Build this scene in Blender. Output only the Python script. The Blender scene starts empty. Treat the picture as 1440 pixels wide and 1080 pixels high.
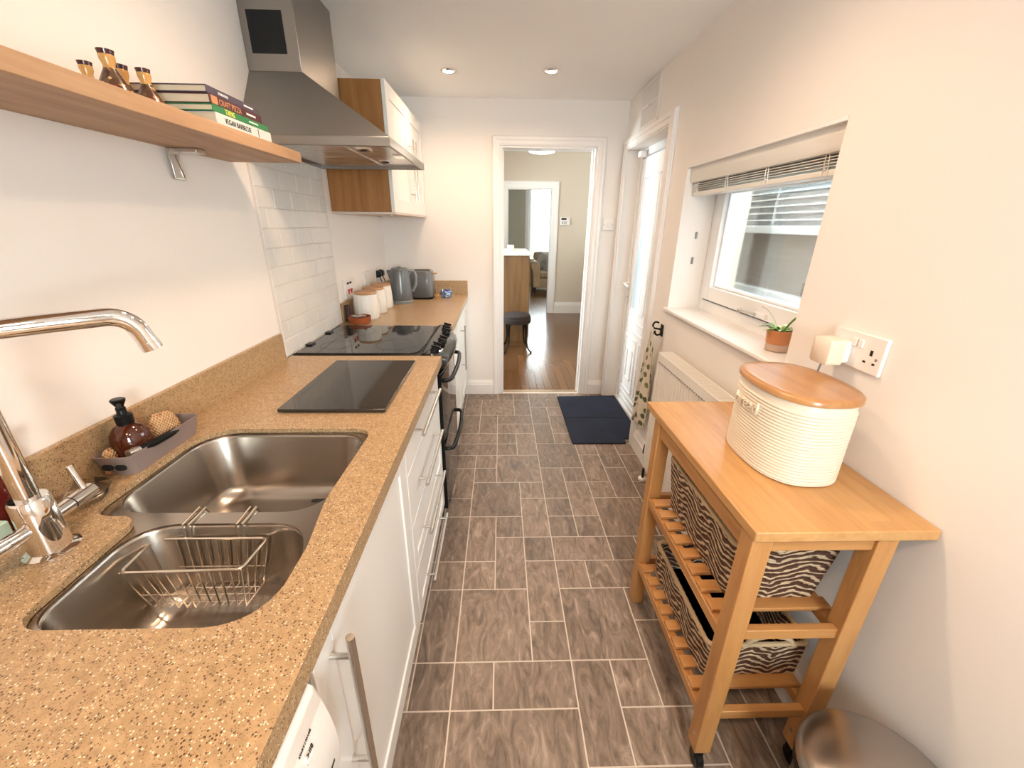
import bpy, bmesh, math, random
from mathutils import Vector, Matrix
random.seed(11)
SC = bpy.context.scene
COL = SC.collection
PI = math.pi
ORG = {}

# ------------------------------------------------------------------ objects
def thing(name, label, cat, loc=(0, 0, 0), group=None, rz=0):
    o = bpy.data.objects.new(name, None)
    COL.objects.link(o)
    o.location = loc
    o.rotation_euler = (0, 0, rz)
    o.empty_display_size = .03
    ORG[o.name] = Vector(loc)
    tag(o, label, cat, group)
    return o

def tag(o, label, cat, group=None):
    o['label'] = label
    o['category'] = cat
    if group:
        o['group'] = group
    return o

def structure(o):
    o['kind'] = 'structure'
    return o

class MB:
    def __init__(s):
        s.bm = bmesh.new()
    def v(s, p):
        return s.bm.verts.new(p)
    def f(s, vs, mi=0):
        try:
            f = s.bm.faces.new(vs)
            f.material_index = mi
            return f
        except ValueError:
            return None
    def box(s, x0, x1, y0, y1, z0, z1, mi=0):
        p = [(x0, y0, z0), (x1, y0, z0), (x1, y1, z0), (x0, y1, z0), (x0, y0, z1), (x1, y0, z1), (x1, y1, z1), (x0, y1, z1)]
        v = [s.v(q) for q in p]
        for i in ((3, 2, 1, 0), (4, 5, 6, 7), (0, 1, 5, 4), (1, 2, 6, 5), (2, 3, 7, 6), (3, 0, 4, 7)):
            s.f([v[k] for k in i], mi)
        return s
    def loft(s, loops, cap0=True, cap1=True, mi=0, close=True):
        vs = [[s.v(p) for p in l] for l in loops]
        n = len(vs[0])
        for a, b in zip(vs, vs[1:]):
            for i in range(n if close else n - 1):
                j = (i + 1) % n
                s.f((a[i], a[j], b[j], b[i]), mi)
        if cap0:
            s.f(vs[0][::-1], mi)
        if cap1:
            s.f(vs[-1], mi)
        return s
    def cyl(s, p0, p1, r0, r1=None, seg=20, caps=True):
        p0 = Vector(p0); p1 = Vector(p1)
        r1 = r0 if r1 is None else r1
        d = (p1 - p0).normalized()
        a = d.orthogonal().normalized(); b = d.cross(a)
        L = []
        for p, r in ((p0, r0), (p1, r1)):
            L.append([p + r * (math.cos(2 * PI * i / seg) * a + math.sin(2 * PI * i / seg) * b) for i in range(seg)])
        return s.loft(L, caps, caps)
    def lathe(s, prof, c=(0, 0, 0), seg=32, sx=1, sy=1, cap0=True, cap1=True):
        L = []
        for r, z in prof:
            r = max(r, 1e-4)
            L.append([(c[0] + sx * r * math.cos(2 * PI * i / seg), c[1] + sy * r * math.sin(2 * PI * i / seg), c[2] + z) for i in range(seg)])
        return s.loft(L, cap0, cap1)
    def tube(s, pts, r, seg=8, closed=False):
        pts = [Vector(p) for p in pts]
        n = len(pts)
        rr = r if isinstance(r, (list, tuple)) else [r] * n
        L = []
        prev = None
        for i, p in enumerate(pts):
            if closed:
                d = (pts[(i + 1) % n] - pts[i - 1]).normalized()
            else:
                d = (pts[min(i + 1, n - 1)] - pts[max(i - 1, 0)]).normalized()
            if prev is None:
                a = d.orthogonal().normalized()
            else:
                a = (prev - d * prev.dot(d))
                a = a.normalized() if a.length > 1e-6 else d.orthogonal().normalized()
            prev = a
            b = d.cross(a)
            L.append([p + rr[i] * (math.cos(2 * PI * k / seg) * a + math.sin(2 * PI * k / seg) * b) for k in range(seg)])
        if closed:
            L.append(L[0])
        s.loft(L, not closed, not closed)
        if closed:
            bmesh.ops.remove_doubles(s.bm, verts=s.bm.verts[:], dist=1e-6)
        return s
    def prism(s, poly, axis, a, b, mi=0):
        def P(q, t):
            if axis == 'z': return (q[0], q[1], t)
            if axis == 'x': return (t, q[0], q[1])
            return (q[0], t, q[1])
        return s.loft([[P(q, a) for q in poly], [P(q, b) for q in poly]], True, True, mi)
    def plate(s, outer, holes, z0, z1):
        """flat slab with holes"""
        for z, top in ((z1, True), (z0, False)):
            es = []
            for lp in [outer] + holes:
                vs = [s.v((p[0], p[1], z)) for p in lp]
                for i in range(len(vs)):
                    es.append(s.bm.edges.new((vs[i], vs[(i + 1) % len(vs)])))
            g = bmesh.ops.triangle_fill(s.bm, use_beauty=True, use_dissolve=False, edges=es)
        for lp in [outer] + holes:
            a = [s.v((p[0], p[1], z0)) for p in lp]; b = [s.v((p[0], p[1], z1)) for p in lp]
            for i in range(len(a)):
                j = (i + 1) % len(a)
                s.f((a[i], a[j], b[j], b[i]))
        bmesh.ops.remove_doubles(s.bm, verts=s.bm.verts[:], dist=1e-6)
        return s
    def xf(s, m):
        bmesh.ops.transform(s.bm, matrix=m, verts=s.bm.verts[:])
        return s
    def build(s, name, mat, parent=None, bev=0, seg=2, angle=35, local=False, noflip=False):
        bm = s.bm
        if not noflip:
            bmesh.ops.recalc_face_normals(bm, faces=bm.faces[:])
        me = bpy.data.meshes.new(name)
        if parent is None:
            xs = [v.co for v in bm.verts]
            mn = Vector([min(c[i] for c in xs) for i in range(3)]); mx = Vector([max(c[i] for c in xs) for i in range(3)])
            org = Vector(((mn.x + mx.x) / 2, (mn.y + mx.y) / 2, mn.z))
            if local:
                org = Vector((0, 0, 0))
        else:
            org = Vector((0, 0, 0)) if local else ORG[parent.name]
        if org.length:
            bmesh.ops.translate(bm, vec=-org, verts=bm.verts[:])
        bm.to_mesh(me); bm.free()
        o = bpy.data.objects.new(name, me)
        COL.objects.link(o)
        for m in (mat if isinstance(mat, (list, tuple)) else [mat]):
            me.materials.append(m)
        for p in me.polygons:
            p.use_smooth = True
        me.set_sharp_from_angle(angle=math.radians(angle))
        if parent is None:
            o.location = org
            ORG[o.name] = org
        else:
            o.parent = parent
            ORG[o.name] = ORG[parent.name]
        if bev:
            b = o.modifiers.new('bevel', 'BEVEL')
            b.width = bev; b.segments = seg; b.limit_method = 'ANGLE'; b.angle_limit = math.radians(40)
            b.harden_normals = False
        return o

def kids(o):
    return [c for c in COL.objects if c.parent == o]

def copy_tree(o, loc=None, label=None, rz=None, parent=None):
    c = o.copy()
    COL.objects.link(c)
    if parent is not None:
        c.parent = parent
    if loc is not None:
        c.location = loc
    if rz is not None:
        c.rotation_euler = (0, 0, rz)
    if label:
        c['label'] = label
    ORG[c.name] = Vector(c.location) if parent is None else ORG[parent.name]
    for k in kids(o):
        copy_tree(k, parent=c)
    return c

def fillet(pts, n=6):
    """pts: (x, y, r) polygon with rounded corners"""
    out = []
    m = len(pts)
    for i in range(m):
        p = Vector(pts[i][:2]); r = pts[i][2]
        a = Vector(pts[i - 1][:2]); b = Vector(pts[(i + 1) % m][:2])
        if r <= 0:
            out.append((p.x, p.y)); continue
        u = (a - p).normalized(); w = (b - p).normalized()
        th = u.angle(w)
        t = r / math.tan(th / 2)
        t = min(t, (a - p).length * .49, (b - p).length * .49)
        s0 = p + u * t; s1 = p + w * t
        for k in range(n + 1):
            q = k / n
            e = (1 - q) ** 2 * s0 + 2 * q * (1 - q) * (p * .82 + (s0 + s1) * .09) + q * q * s1
            out.append((e.x, e.y))
    return out

def rrect(x0, x1, y0, y1, r, n=6):
    out = []
    for cx, cy, a0 in ((x1 - r, y1 - r, 0), (x0 + r, y1 - r, 90), (x0 + r, y0 + r, 180), (x1 - r, y0 + r, 270)):
        for k in range(n + 1):
            a = math.radians(a0 + 90 * k / n)
            out.append((cx + r * math.cos(a), cy + r * math.sin(a)))
    return out

def at_z(loop, z):
    return [(p[0], p[1], z) for p in loop]

def smooth_path(pts, n=6):
    pts = [Vector(p) for p in pts]
    out = []
    for i in range(len(pts) - 1):
        p0 = pts[max(i - 1, 0)]; p1 = pts[i]; p2 = pts[i + 1]; p3 = pts[min(i + 2, len(pts) - 1)]
        for k in range(n):
            t = k / n
            out.append(.5 * ((2 * p1) + (-p0 + p2) * t + (2 * p0 - 5 * p1 + 4 * p2 - p3) * t * t + (-p0 + 3 * p1 - 3 * p2 + p3) * t ** 3))
    out.append(pts[-1])
    return out

def lettering(text, size, mat, parent, origin, xdir, ydir, depth=.0006, name='lettering', align='LEFT', stretch=1.0):
    """text laid on a surface: origin = start of base line, xdir reading direction, ydir up"""
    cu = bpy.data.curves.new('t', 'FONT')
    cu.body = text; cu.size = size; cu.extrude = depth / 2
    cu.align_x = align
    tmp = bpy.data.objects.new('t', cu)
    COL.objects.link(tmp)
    dg = bpy.context.evaluated_depsgraph_get()
    me = bpy.data.meshes.new_from_object(tmp.evaluated_get(dg))
    bpy.data.objects.remove(tmp)
    bpy.data.curves.remove(cu)
    x = Vector(xdir).normalized(); y = Vector(ydir); y = (y - x * y.dot(x)).normalized(); z = x.cross(y)
    m = Matrix((x * stretch, y, z)).transposed().to_4x4()
    m.translation = Vector(origin) - ORG[parent.name]
    me.transform(m)
    me.materials.clear(); me.materials.append(mat)
    me.name = name
    o = bpy.data.objects.new(name, me)
    COL.objects.link(o)
    o.parent = parent
    ORG[o.name] = ORG[parent.name]
    return o

# ------------------------------------------------------------------ materials
class NT:
    def __init__(s, name):
        s.m = bpy.data.materials.new(name)
        s.m.use_nodes = True
        s.t = s.m.node_tree
        s.b = s.t.nodes['Principled BSDF']
    def n(s, typ, **kw):
        nd = s.t.nodes.new(typ)
        for k, val in kw.items():
            if k.startswith('_'):
                setattr(nd, k[1:], val)
            else:
                key = int(k[1:]) if k[0] == 'i' and k[1:].isdigit() else k.replace('__', ' ')
                s.put(nd.inputs[key], val)
        return nd
    def put(s, sock, val):
        if isinstance(val, bpy.types.NodeSocket):
            s.t.links.new(val, sock)
        else:
            sock.default_value = val
    def set(s, key, val):
        s.put(s.b.inputs[key], val)
    def coord(s, scale=(1, 1, 1), kind='Object', rot=(0, 0, 0)):
        tc = s.n('ShaderNodeTexCoord')
        mp = s.n('ShaderNodeMapping', Scale=scale, Rotation=rot, Vector=tc.outputs[kind])
        return mp.outputs[0]
    def noise(s, vec, scale=5, detail=3, rough=.5, dist=0):
        return s.n('ShaderNodeTexNoise', Vector=vec, Scale=scale, Detail=detail, Roughness=rough, Distortion=dist).outputs['Fac']
    def ramp(s, fac, stops):
        r = s.n('ShaderNodeValToRGB', Fac=fac)
        e = r.color_ramp.elements
        while len(e) < len(stops):
            e.new(.5)
        for el, (p, c) in zip(e, stops):
            el.position = p
            el.color = c if len(c) == 4 else (*c, 1)
        return r.outputs[0]
    def mix(s, fac, a, b, mode='MIX'):
        m = s.n('ShaderNodeMix', _data_type='RGBA', _blend_type=mode)
        s.put(m.inputs[0], fac)
        for k, val in ((6, a), (7, b)):
            if isinstance(val, tuple) and len(val) == 3:
                val = (*val, 1)
            s.put(m.inputs[k], val)
        return m.outputs[2]
    def math(s, op, a, b=0, clamp=False):
        m = s.n('ShaderNodeMath', _operation=op, _use_clamp=clamp)
        s.put(m.inputs[0], a); s.put(m.inputs[1], b)
        return m.outputs[0]
    def bump(s, h, strength=.2, dist=.002):
        b = s.n('ShaderNodeBump', Height=h, Strength=strength, Distance=dist)
        s.set('Normal', b.outputs[0])

def C4(c):
    return (*c, 1)

def M(name, col, rough=.5, metal=0., spec=.5, coat=0, bump=None, vary=0, emit=None, es=0, trans=0):
    n = NT(name)
    n.set('Roughness', rough); n.set('Metallic', metal); n.set('Specular IOR Level', spec)
    if coat:
        n.set('Coat Weight', coat); n.set('Coat Roughness', .05)
    if vary:
        v = n.noise(n.coord(), 6, 3)
        n.set('Base Color', n.ramp(v, [(.3, tuple(c * (1 - vary) for c in col)), (.7, tuple(min(1, c * (1 + vary)) for c in col))]))
    else:
        n.set('Base Color', C4(col))
    if bump:
        n.bump(n.noise(n.coord(), bump[0], 2), bump[1], .001)
    if emit:
        n.set('Emission Color', C4(emit)); n.set('Emission Strength', es)
    if trans:
        n.set('Transmission Weight', trans)
    return n.m

def wood(name, c0, c1, c2, axis='y', scale=1., rough=.42, staves=None, coat=0.):
    """grain along the given axis; staves = width of glued strips across 'cross' axis"""
    n = NT(name)
    st = {'x': (1.2, 14, 14), 'y': (14, 1.2, 14), 'z': (14, 14, 1.2)}[axis]
    v = n.coord(tuple(k * scale for k in st))
    g = n.noise(v, 2.2, 5, .6, .6)
    fine = n.noise(n.coord(tuple(k * scale * 5 for k in st)), 3, 2, .5)
    col = n.ramp(g, [(.25, c0), (.5, c1), (.78, c2)])
    col = n.mix(n.math('MULTIPLY', fine, .35), col, c0)
    if staves:
        w, cross = staves
        tc = n.n('ShaderNodeTexCoord')
        sp = n.n('ShaderNodeSeparateXYZ', Vector=tc.outputs['Object'])
        idx = n.math('FLOOR', n.math('DIVIDE', sp.outputs[cross], w))
        al = n.math('FLOOR', n.math('ADD', n.math('MULTIPLY', sp.outputs['xyz'.index(axis)], 2.6), n.math('MULTIPLY', idx, .37)))
        wn = n.n('ShaderNodeTexWhiteNoise', _noise_dimensions='2D')
        cx = n.n('ShaderNodeCombineXYZ', X=idx, Y=al)
        n.put(wn.inputs['Vector'], cx.outputs[0])
        dark = n.mix(.5, col, c0, 'MULTIPLY')
        col = n.mix(n.math('MULTIPLY', wn.outputs['Value'], .38), col, n.mix(1, col, (.72, .66, .6), 'MULTIPLY'))
    n.set('Base Color', col)
    n.set('Roughness', rough)
    if coat:
        n.set('Coat Weight', coat); n.set('Coat Roughness', .15)
    n.bump(g, .06, .001)
    return n.m

def stone():
    n = NT('speckled_worktop')
    v = n.coord()
    base = n.ramp(n.noise(v, 90, 4, .6), [(.3, (.32, .205, .105)), (.7, (.475, .315, .17))])
    d = n.n('ShaderNodeTexVoronoi', Vector=v, Scale=260., Randomness=1.)
    dk = n.n('ShaderNodeTexVoronoi', Vector=n.coord((1, 1, 1), rot=(.3, .2, .7)), Scale=230., Randomness=1.)
    def flecks(vor, size, keep):
        sz = n.math('LESS_THAN', vor.outputs['Distance'], size)
        sp = n.n('ShaderNodeSeparateColor', Color=vor.outputs['Color'])
        return n.math('MULTIPLY', sz, n.math('GREATER_THAN', sp.outputs[0], keep))
    col = n.mix(flecks(dk, .33, .62), base, (.09, .05, .025))
    col = n.mix(flecks(d, .32, .72), col, (.74, .62, .46))
    d2 = n.n('ShaderNodeTexVoronoi', Vector=n.coord((1, 1, 1), rot=(.9, .5, .1)), Scale=420., Randomness=1.)
    col = n.mix(flecks(d2, .33, .6), col, (.17, .10, .055))
    n.set('Base Color', col)
    n.set('Roughness', .30)
    return n.m

def steel(name, col=(.62, .60, .57), rough=.28, axis=None, metal=1.):
    n = NT(name)
    n.set('Base Color', C4(col)); n.set('Metallic', metal)
    if axis:
        st = {'x': (3, 260, 260), 'y': (260, 3, 260), 'z': (260, 260, 3)}[axis]
        g = n.noise(n.coord(st), 2, 2)
        n.set('Roughness', n.math('ADD', n.math('MULTIPLY', g, .16), rough - .08))
        n.bump(g, .03, .0005)
    else:
        n.set('Roughness', rough)
    return n.m

def pane(name, tint=(.9, .96, .96), refl=.9):
    n = NT(name)
    out = n.t.nodes['Material Output']
    tr = n.n('ShaderNodeBsdfTransparent', Color=C4(tint))
    gl = n.n('ShaderNodeBsdfGlossy', Roughness=.0, Color=(1, 1, 1, 1))
    fr = n.n('ShaderNodeFresnel', IOR=1.5)
    mx = n.n('ShaderNodeMixShader', Fac=n.math('MULTIPLY', fr.outputs[0], refl, True))
    n.t.links.new(tr.outputs[0], mx.inputs[1]); n.t.links.new(gl.outputs[0], mx.inputs[2])
    n.t.links.new(mx.outputs[0], out.inputs[0])
    return n.m

def wall_paint(name, col, rough=.75):
    n = NT(name)
    v = n.coord()
    n.set('Base Color', n.ramp(n.noise(v, 1.7, 3), [(.3, tuple(c * .985 for c in col)), (.7, col)]))
    n.set('Roughness', rough)
    n.bump(n.noise(v, 55, 3), .05, .001)
    return n.m

def slate():
    n = NT('slate_effect_tile')
    geo = n.n('ShaderNodeNewGeometry')
    rnd = geo.outputs['Random Per Island']
    tc = n.n('ShaderNodeTexCoord')
    off = n.n('ShaderNodeVectorMath', _operation='ADD')
    n.put(off.inputs[0], tc.outputs['Object'])
    cx = n.n('ShaderNodeCombineXYZ', X=n.math('MULTIPLY', rnd, 37.), Y=n.math('MULTIPLY', rnd, 53.), Z=0.)
    n.put(off.inputs[1], cx.outputs[0])
    mp = n.n('ShaderNodeMapping', Vector=off.outputs[0], Scale=(11, 3.4, 1), Rotation=(0, 0, .45))
    g = n.noise(mp.outputs[0], 2.3, 8, .66, 1.5)
    col = n.ramp(g, [(.25, (.050, .035, .027)), (.45, (.175, .127, .096)), (.58, (.255, .19, .148)), (.75, (.46, .36, .29))])
    br = n.math('ADD', n.math('MULTIPLY', rnd, .42), .80)
    hs = n.n('ShaderNodeHueSaturation', Color=col, Value=br, Saturation=1.)
    n.set('Base Color', hs.outputs[0])
    n.set('Roughness', n.math('ADD', n.math('MULTIPLY', g, .25), .30))
    n.bump(g, .14, .002)
    return n.m

def weave():
    """twisted seagrass in chevrons: UV u along the side, v up"""
    n = NT('woven_seagrass')
    uv = n.n('ShaderNodeTexCoord').outputs['UV']
    sp = n.n('ShaderNodeSeparateXYZ', Vector=uv)
    zz = n.math('PINGPONG', n.math('ADD', sp.outputs[0], n.math('MULTIPLY', n.noise(n.coord((1, 1, 1), 'UV'), 9, 2), .05)), .07)
    wob = n.noise(n.coord((1, 2.2, 1), 'UV'), 20, 3)
    ph = n.math('ADD', n.math('ADD', sp.outputs[1], n.math('MULTIPLY', zz, .42)), n.math('MULTIPLY', wob, .032))
    w = n.math('SINE', n.math('MULTIPLY', ph, 2 * PI / .019))
    col = n.ramp(n.math('ADD', n.math('MULTIPLY', w, .5), .5), [(.50, (.070, .024, .012)), (.60, (.12, .045, .022)), (.70, (.60, .43, .26)), (.92, (.70, .54, .36))])
    fine = n.noise(n.coord((1, 1, 1), 'UV'), 240, 2)
    col = n.mix(n.math('MULTIPLY', fine, .4), col, (.10, .05, .03))
    n.set('Base Color', col)
    n.set('Roughness', .8)
    n.bump(n.math('ADD', w, n.math('MULTIPLY', fine, .6)), .8, .004)
    return n.m

def planks():
    n = NT('oak_floorboards')
    tc = n.n('ShaderNodeTexCoord')
    mp = n.n('ShaderNodeMapping', Vector=tc.outputs['Object'], Rotation=(0, 0, PI / 2))
    br = n.n('ShaderNodeTexBrick', Vector=mp.outputs[0], Scale=1., Color1=(.13, .055, .020, 1), Color2=(.19, .088, .034, 1), Mortar=(.07, .035, .015, 1))
    br.inputs['Mortar Size'].default_value = .002
    br.inputs['Brick Width'].default_value = 1.15
    br.inputs['Row Height'].default_value = .075
    g = n.noise(n.coord((16, 1.2, 1)), 3, 5, .6, .5)
    col = n.mix(n.math('MULTIPLY', g, .55), br.outputs['Color'], (.12, .055, .022))
    n.set('Base Color', col)
    n.set('Roughness', n.math('ADD', n.math('MULTIPLY', g, .16), .14))
    n.bump(n.math('ADD', g, n.math('MULTIPLY', br.outputs['Fac'], -3.)), .12, .002)
    return n.m

def brick(name, c1, c2, mortar, scale=1.):
    n = NT(name)
    tc = n.n('ShaderNodeTexCoord')
    sp = n.n('ShaderNodeSeparateXYZ', Vector=tc.outputs['Object'])
    cx = n.n('ShaderNodeCombineXYZ', X=sp.outputs[1], Y=sp.outputs[2], Z=0.)
    br = n.n('ShaderNodeTexBrick', Vector=cx.outputs[0], Scale=scale, Color1=C4(c1), Color2=C4(c2), Mortar=C4(mortar))
    br.inputs['Mortar Size'].default_value = .006
    br.inputs['Brick Width'].default_value = .225
    br.inputs['Row Height'].default_value = .075
    n.set('Base Color', br.outputs['Color']); n.set('Roughness', .9)
    return n.m

def leaf_cloth():
    n = NT('leaf_print_cotton')
    v = n.coord((1, 13, 8.5), 'UV')
    vo = n.n('ShaderNodeTexVoronoi', Vector=n.coord((7.5, 13, 1), 'UV', (0, 0, .35)), Scale=1., Randomness=.55, _voronoi_dimensions='2D')
    sp = n.n('ShaderNodeSeparateColor', Color=vo.outputs['Color'])
    mk = n.math('MULTIPLY', n.math('LESS_THAN', vo.outputs['Distance'], .36), n.math('GREATER_THAN', sp.outputs[1], .25))
    leaf = n.mix(sp.outputs[2], (.06, .085, .035), (.20, .22, .10))
    n.set('Base Color', n.mix(mk, (.66, .59, .50), leaf))
    n.set('Roughness', .9)
    return n.m

MT = {}
def mats():
    a = MT
    a['wall'] = wall_paint('warm_white_wall_paint', (.83, .785, .745))
    a['ceil'] = wall_paint('ceiling_paint', (.90, .88, .86), .9)
    a['hallwall'] = wall_paint('cream_wall_paint', (.62, .54, .445))
    a['sage'] = wall_paint('sage_wall_paint', (.50, .49, .39))
    a['gloss'] = M('white_gloss_paint', (.83, .80, .78), .32)
    a['upvc'] = M('white_window_plastic', (.85, .86, .87), .25)
    a['white'] = M('white_plastic', (.80, .77, .74), .35)
    a['door'] = M('white_cabinet_door', (.82, .80, .77), .38, bump=(60, .03))
    a['radiator'] = M('cream_white_enamel', (.80, .77, .72), .35)
    a['grille'] = M('vent_grille_white', (.72, .69, .66), .5)
    a['stone'] = stone()
    a['steel'] = steel('brushed_steel', (.60, .575, .54), .27, 'x')
    a['hood'] = steel('hood_steel', (.31, .29, .27), .34, 'y')
    a['sink'] = steel('sink_steel', (.43, .385, .34), .24)
    a['chrome'] = steel('chrome', (.80, .78, .76), .06)
    a['handle'] = steel('satin_steel_handle', (.64, .61, .57), .25)
    a['wire'] = steel('steel_wire', (.72, .66, .58), .2)
    a['birch'] = wood('birch_cart_wood', (.32, .135, .040), (.48, .235, .078), (.56, .30, .115), 'z', 1., .42)
    a['birchy'] = wood('birch_rail_wood', (.32, .135, .040), (.48, .235, .078), (.56, .30, .115), 'y', 1., .42)
    a['birchx'] = wood('birch_cross_wood', (.32, .135, .040), (.48, .235, .078), (.56, .30, .115), 'x', 1., .42)
    a['birchtop'] = wood('birch_worktop_wood', (.42, .205, .070), (.57, .315, .120), (.65, .39, .165), 'y', .8, .36, (.048, 0))
    a['lid'] = wood('acacia_lid_wood', (.36, .16, .055), (.48, .235, .085), (.56, .30, .125), 'y', 1.2, .28, (.05, 0), .3)
    a['shelf'] = wood('oak_shelf_wood', (.24, .125, .06), (.44, .255, .135), (.53, .33, .185), 'y', .9, .5)
    a['oak'] = wood('oak_cabinet_side', (.23, .09, .02), (.36, .155, .04), (.43, .21, .065), 'z', .8, .45, (.09, 0))
    a['pine'] = wood('pine_cupboard_wood', (.15, .07, .022), (.25, .125, .042), (.31, .165, .06), 'z', .6, .45)
    a['paleoak'] = wood('canister_lid_wood', (.38, .19, .08), (.48, .26, .12), (.56, .33, .17), 'x', 2, .5)
    a['tile'] = M('handmade_white_tile', (.70, .675, .645), .14, vary=.04, bump=(14, .12))
    a['grout'] = M('tile_grout', (.62, .56, .52), .9)
    a['slate'] = slate()
    a['floorgrout'] = M('floor_grout', (.62, .54, .46), .8)
    a['planks'] = planks()
    a['black'] = M('black_plastic', (.006, .006, .0065), .33, spec=.22)
    a['blackgloss'] = M('black_gloss_enamel', (.008, .008, .009), .08, spec=.6)
    a['blackglass'] = M('black_ceramic_glass', (.010, .010, .011), .035, spec=.7)
    a['binlid'] = steel('bin_lid_steel', (.44, .40, .37), .30)
    a['boardglass'] = M('black_glass_board', (.022, .020, .018), .07, spec=.7)
    a['ring'] = M('hob_ring_print', (.10, .10, .10), .2)
    a['flatblack'] = M('dark_recess', (.006, .006, .006), .9)  # flat black colour standing for dark holes and slots; black parts use it too
    a['navy'] = M('navy_mat_pile', (.010, .017, .040), .95, bump=(420, .8), vary=.25)
    a['cream'] = M('cream_glazed_ceramic', (.74, .655, .54), .28)
    a['canister'] = M('white_ribbed_ceramic', (.78, .74, .68), .3)
    a['terra'] = M('terracotta_glaze', (.27, .065, .022), .18, vary=.15)
    a['pot'] = M('orange_pot_glaze', (.52, .20, .075), .3)
    a['potlow'] = M('raw_pot_clay', (.52, .38, .30), .7)
    a['soil'] = M('potting_soil', (.03, .02, .013), .95)
    a['grey'] = M('grey_enamel', (.115, .125, .13), .25, coat=.3)
    a['greytrim'] = M('grey_plastic_trim', (.20, .21, .21), .35)
    a['blue'] = None
    a['amber'] = M('amber_bottle', (.055, .010, .003), .06, spec=.7)
    a['tray'] = M('mauve_grey_plastic', (.25, .19, .175), .5)
    a['sponge'] = M('waffle_cloth', (.62, .36, .17), .9, bump=(110, 1.0), vary=.15)
    n = NT('waffle_weave')
    tc = n.n('ShaderNodeTexCoord'); sp = n.n('ShaderNodeSeparateXYZ', Vector=tc.outputs['Object'])
    q = n.math('MULTIPLY', n.math('SINE', n.math('MULTIPLY', n.math('ADD', sp.outputs[1], n.math('MULTIPLY', sp.outputs[0], .8)), 2 * PI / .009)), n.math('SINE', n.math('MULTIPLY', sp.outputs[2], 2 * PI / .009)))
    n.set('Base Color', n.ramp(n.math('ADD', n.math('MULTIPLY', q, .5), .5), [(.05, (.30, .14, .05)), (.4, (.60, .35, .17)), (.8, (.68, .43, .24))]))
    n.set('Roughness', .9); n.bump(q, .8, .003)
    a['sponge'] = n.m
    a['redglass'] = M('dark_red_liquid_bottle', (.08, .008, .006), .12)
    a['mint'] = M('mint_label', (.50, .70, .62), .5)
    a['paper'] = M('white_label', (.78, .76, .72), .6)
    a['ink'] = M('dark_print', (.03, .025, .02), .7)
    a['red'] = M('red_switch_marks', (.45, .03, .03), .4)
    a['seat'] = M('grey_brown_upholstery', (.050, .038, .036), .85, spec=.1, bump=(200, .3))
    a['iron'] = M('black_iron', (.008, .007, .006), .45, spec=.25)
    a['cushion'] = M('grey_woven_cushion', (.30, .28, .24), .9, vary=.35)
    a['chair'] = M('beige_armchair_fabric', (.38, .28, .16), .85, vary=.15)
    a['green'] = M('green_blanket', (.30, .33, .05), .9)
    a['bulb'] = M('lit_lamp', (1, .9, .75), .5, emit=(1, .80, .55), es=22)
    a['shade'] = M('lit_white_shade', (.9, .9, .88), .6, emit=(1, .97, .92), es=5)
    a['glass'] = pane('window_glass')
    a['doorglass'] = pane('door_glass', (.90, .97, .98))
    a['clear'] = pane('clear_glass', (.93, .90, .86), 2.6)
    a['weave'] = weave()
    a['coil'] = M('twisted_grass_rim', (.50, .36, .21), .85, bump=(220, 1.0), vary=.3)
    a['leafcloth'] = leaf_cloth()
    a['leaf'] = M('plant_leaf', (.16, .32, .07), .45, vary=.2)
    a['leafpale'] = M('plant_leaf_pale_edge', (.52, .60, .30), .45)
    a['brick'] = brick('neighbour_brick', (.20, .14, .11), (.27, .20, .165), (.30, .27, .24))
    a['outside'] = M('outside_render', (.72, .74, .76), .9)
    a['paving'] = M('yard_paving', (.30, .29, .28), .9, vary=.15)
    a['slat'] = M('blind_slat', (.76, .74, .70), .45)
    a['ceramic0'] = M('ochre_ceramic', (.50, .27, .08), .18)
    a['ceramic1'] = M('maroon_ceramic_glaze', (.05, .008, .006), .15)
    n = NT('painted_pattern_ceramic')
    vo = n.n('ShaderNodeTexVoronoi', Vector=n.coord(), Scale=95.)
    sp = n.n('ShaderNodeSeparateColor', Color=vo.outputs['Color'])
    n.set('Base Color', n.ramp(sp.outputs[0], [(.0, (.045, .012, .008)), (.45, (.10, .045, .02)), (.62, (.06, .075, .03)), (.8, (.24, .035, .02)), (.93, (.52, .34, .14))]))
    n.set('Roughness', .18)
    a['ceramic2'] = n.m
    n = NT('blue_white_glaze')
    g = n.noise(n.coord(), 60, 2)
    n.set('Base Color', n.ramp(g, [(.42, (.05, .11, .30)), (.56, (.22, .33, .52)), (.64, (.62, .66, .70))]))
    n.set('Roughness', .2)
    a['blue'] = n.m
    a['pages'] = M('book_pages', (.60, .50, .36), .85, bump=(300, .3))
    a['bkpurple'] = M('purple_book_cover', (.060, .045, .075), .4)
    a['bkmaroon'] = M('maroon_book_cover', (.070, .018, .025), .4)
    a['bkgreen'] = M('green_book_cover', (.020, .17, .055), .4)
    a['bkgrey'] = M('pale_grey_book_cover', (.56, .60, .58), .4)
    a['yellow'] = M('yellow_print', (.80, .70, .10), .5)
    a['tan'] = M('tan_print', (.50, .22, .10), .5)
mats()
# ------------------------------------------------------------------ room
XL, XR, YB, YF, ZC = -.94, .95, 3.53, -1.35, 2.315
def S(name, mb, mat, **k):
    return structure(mb.build(name, mat, **k))

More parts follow.
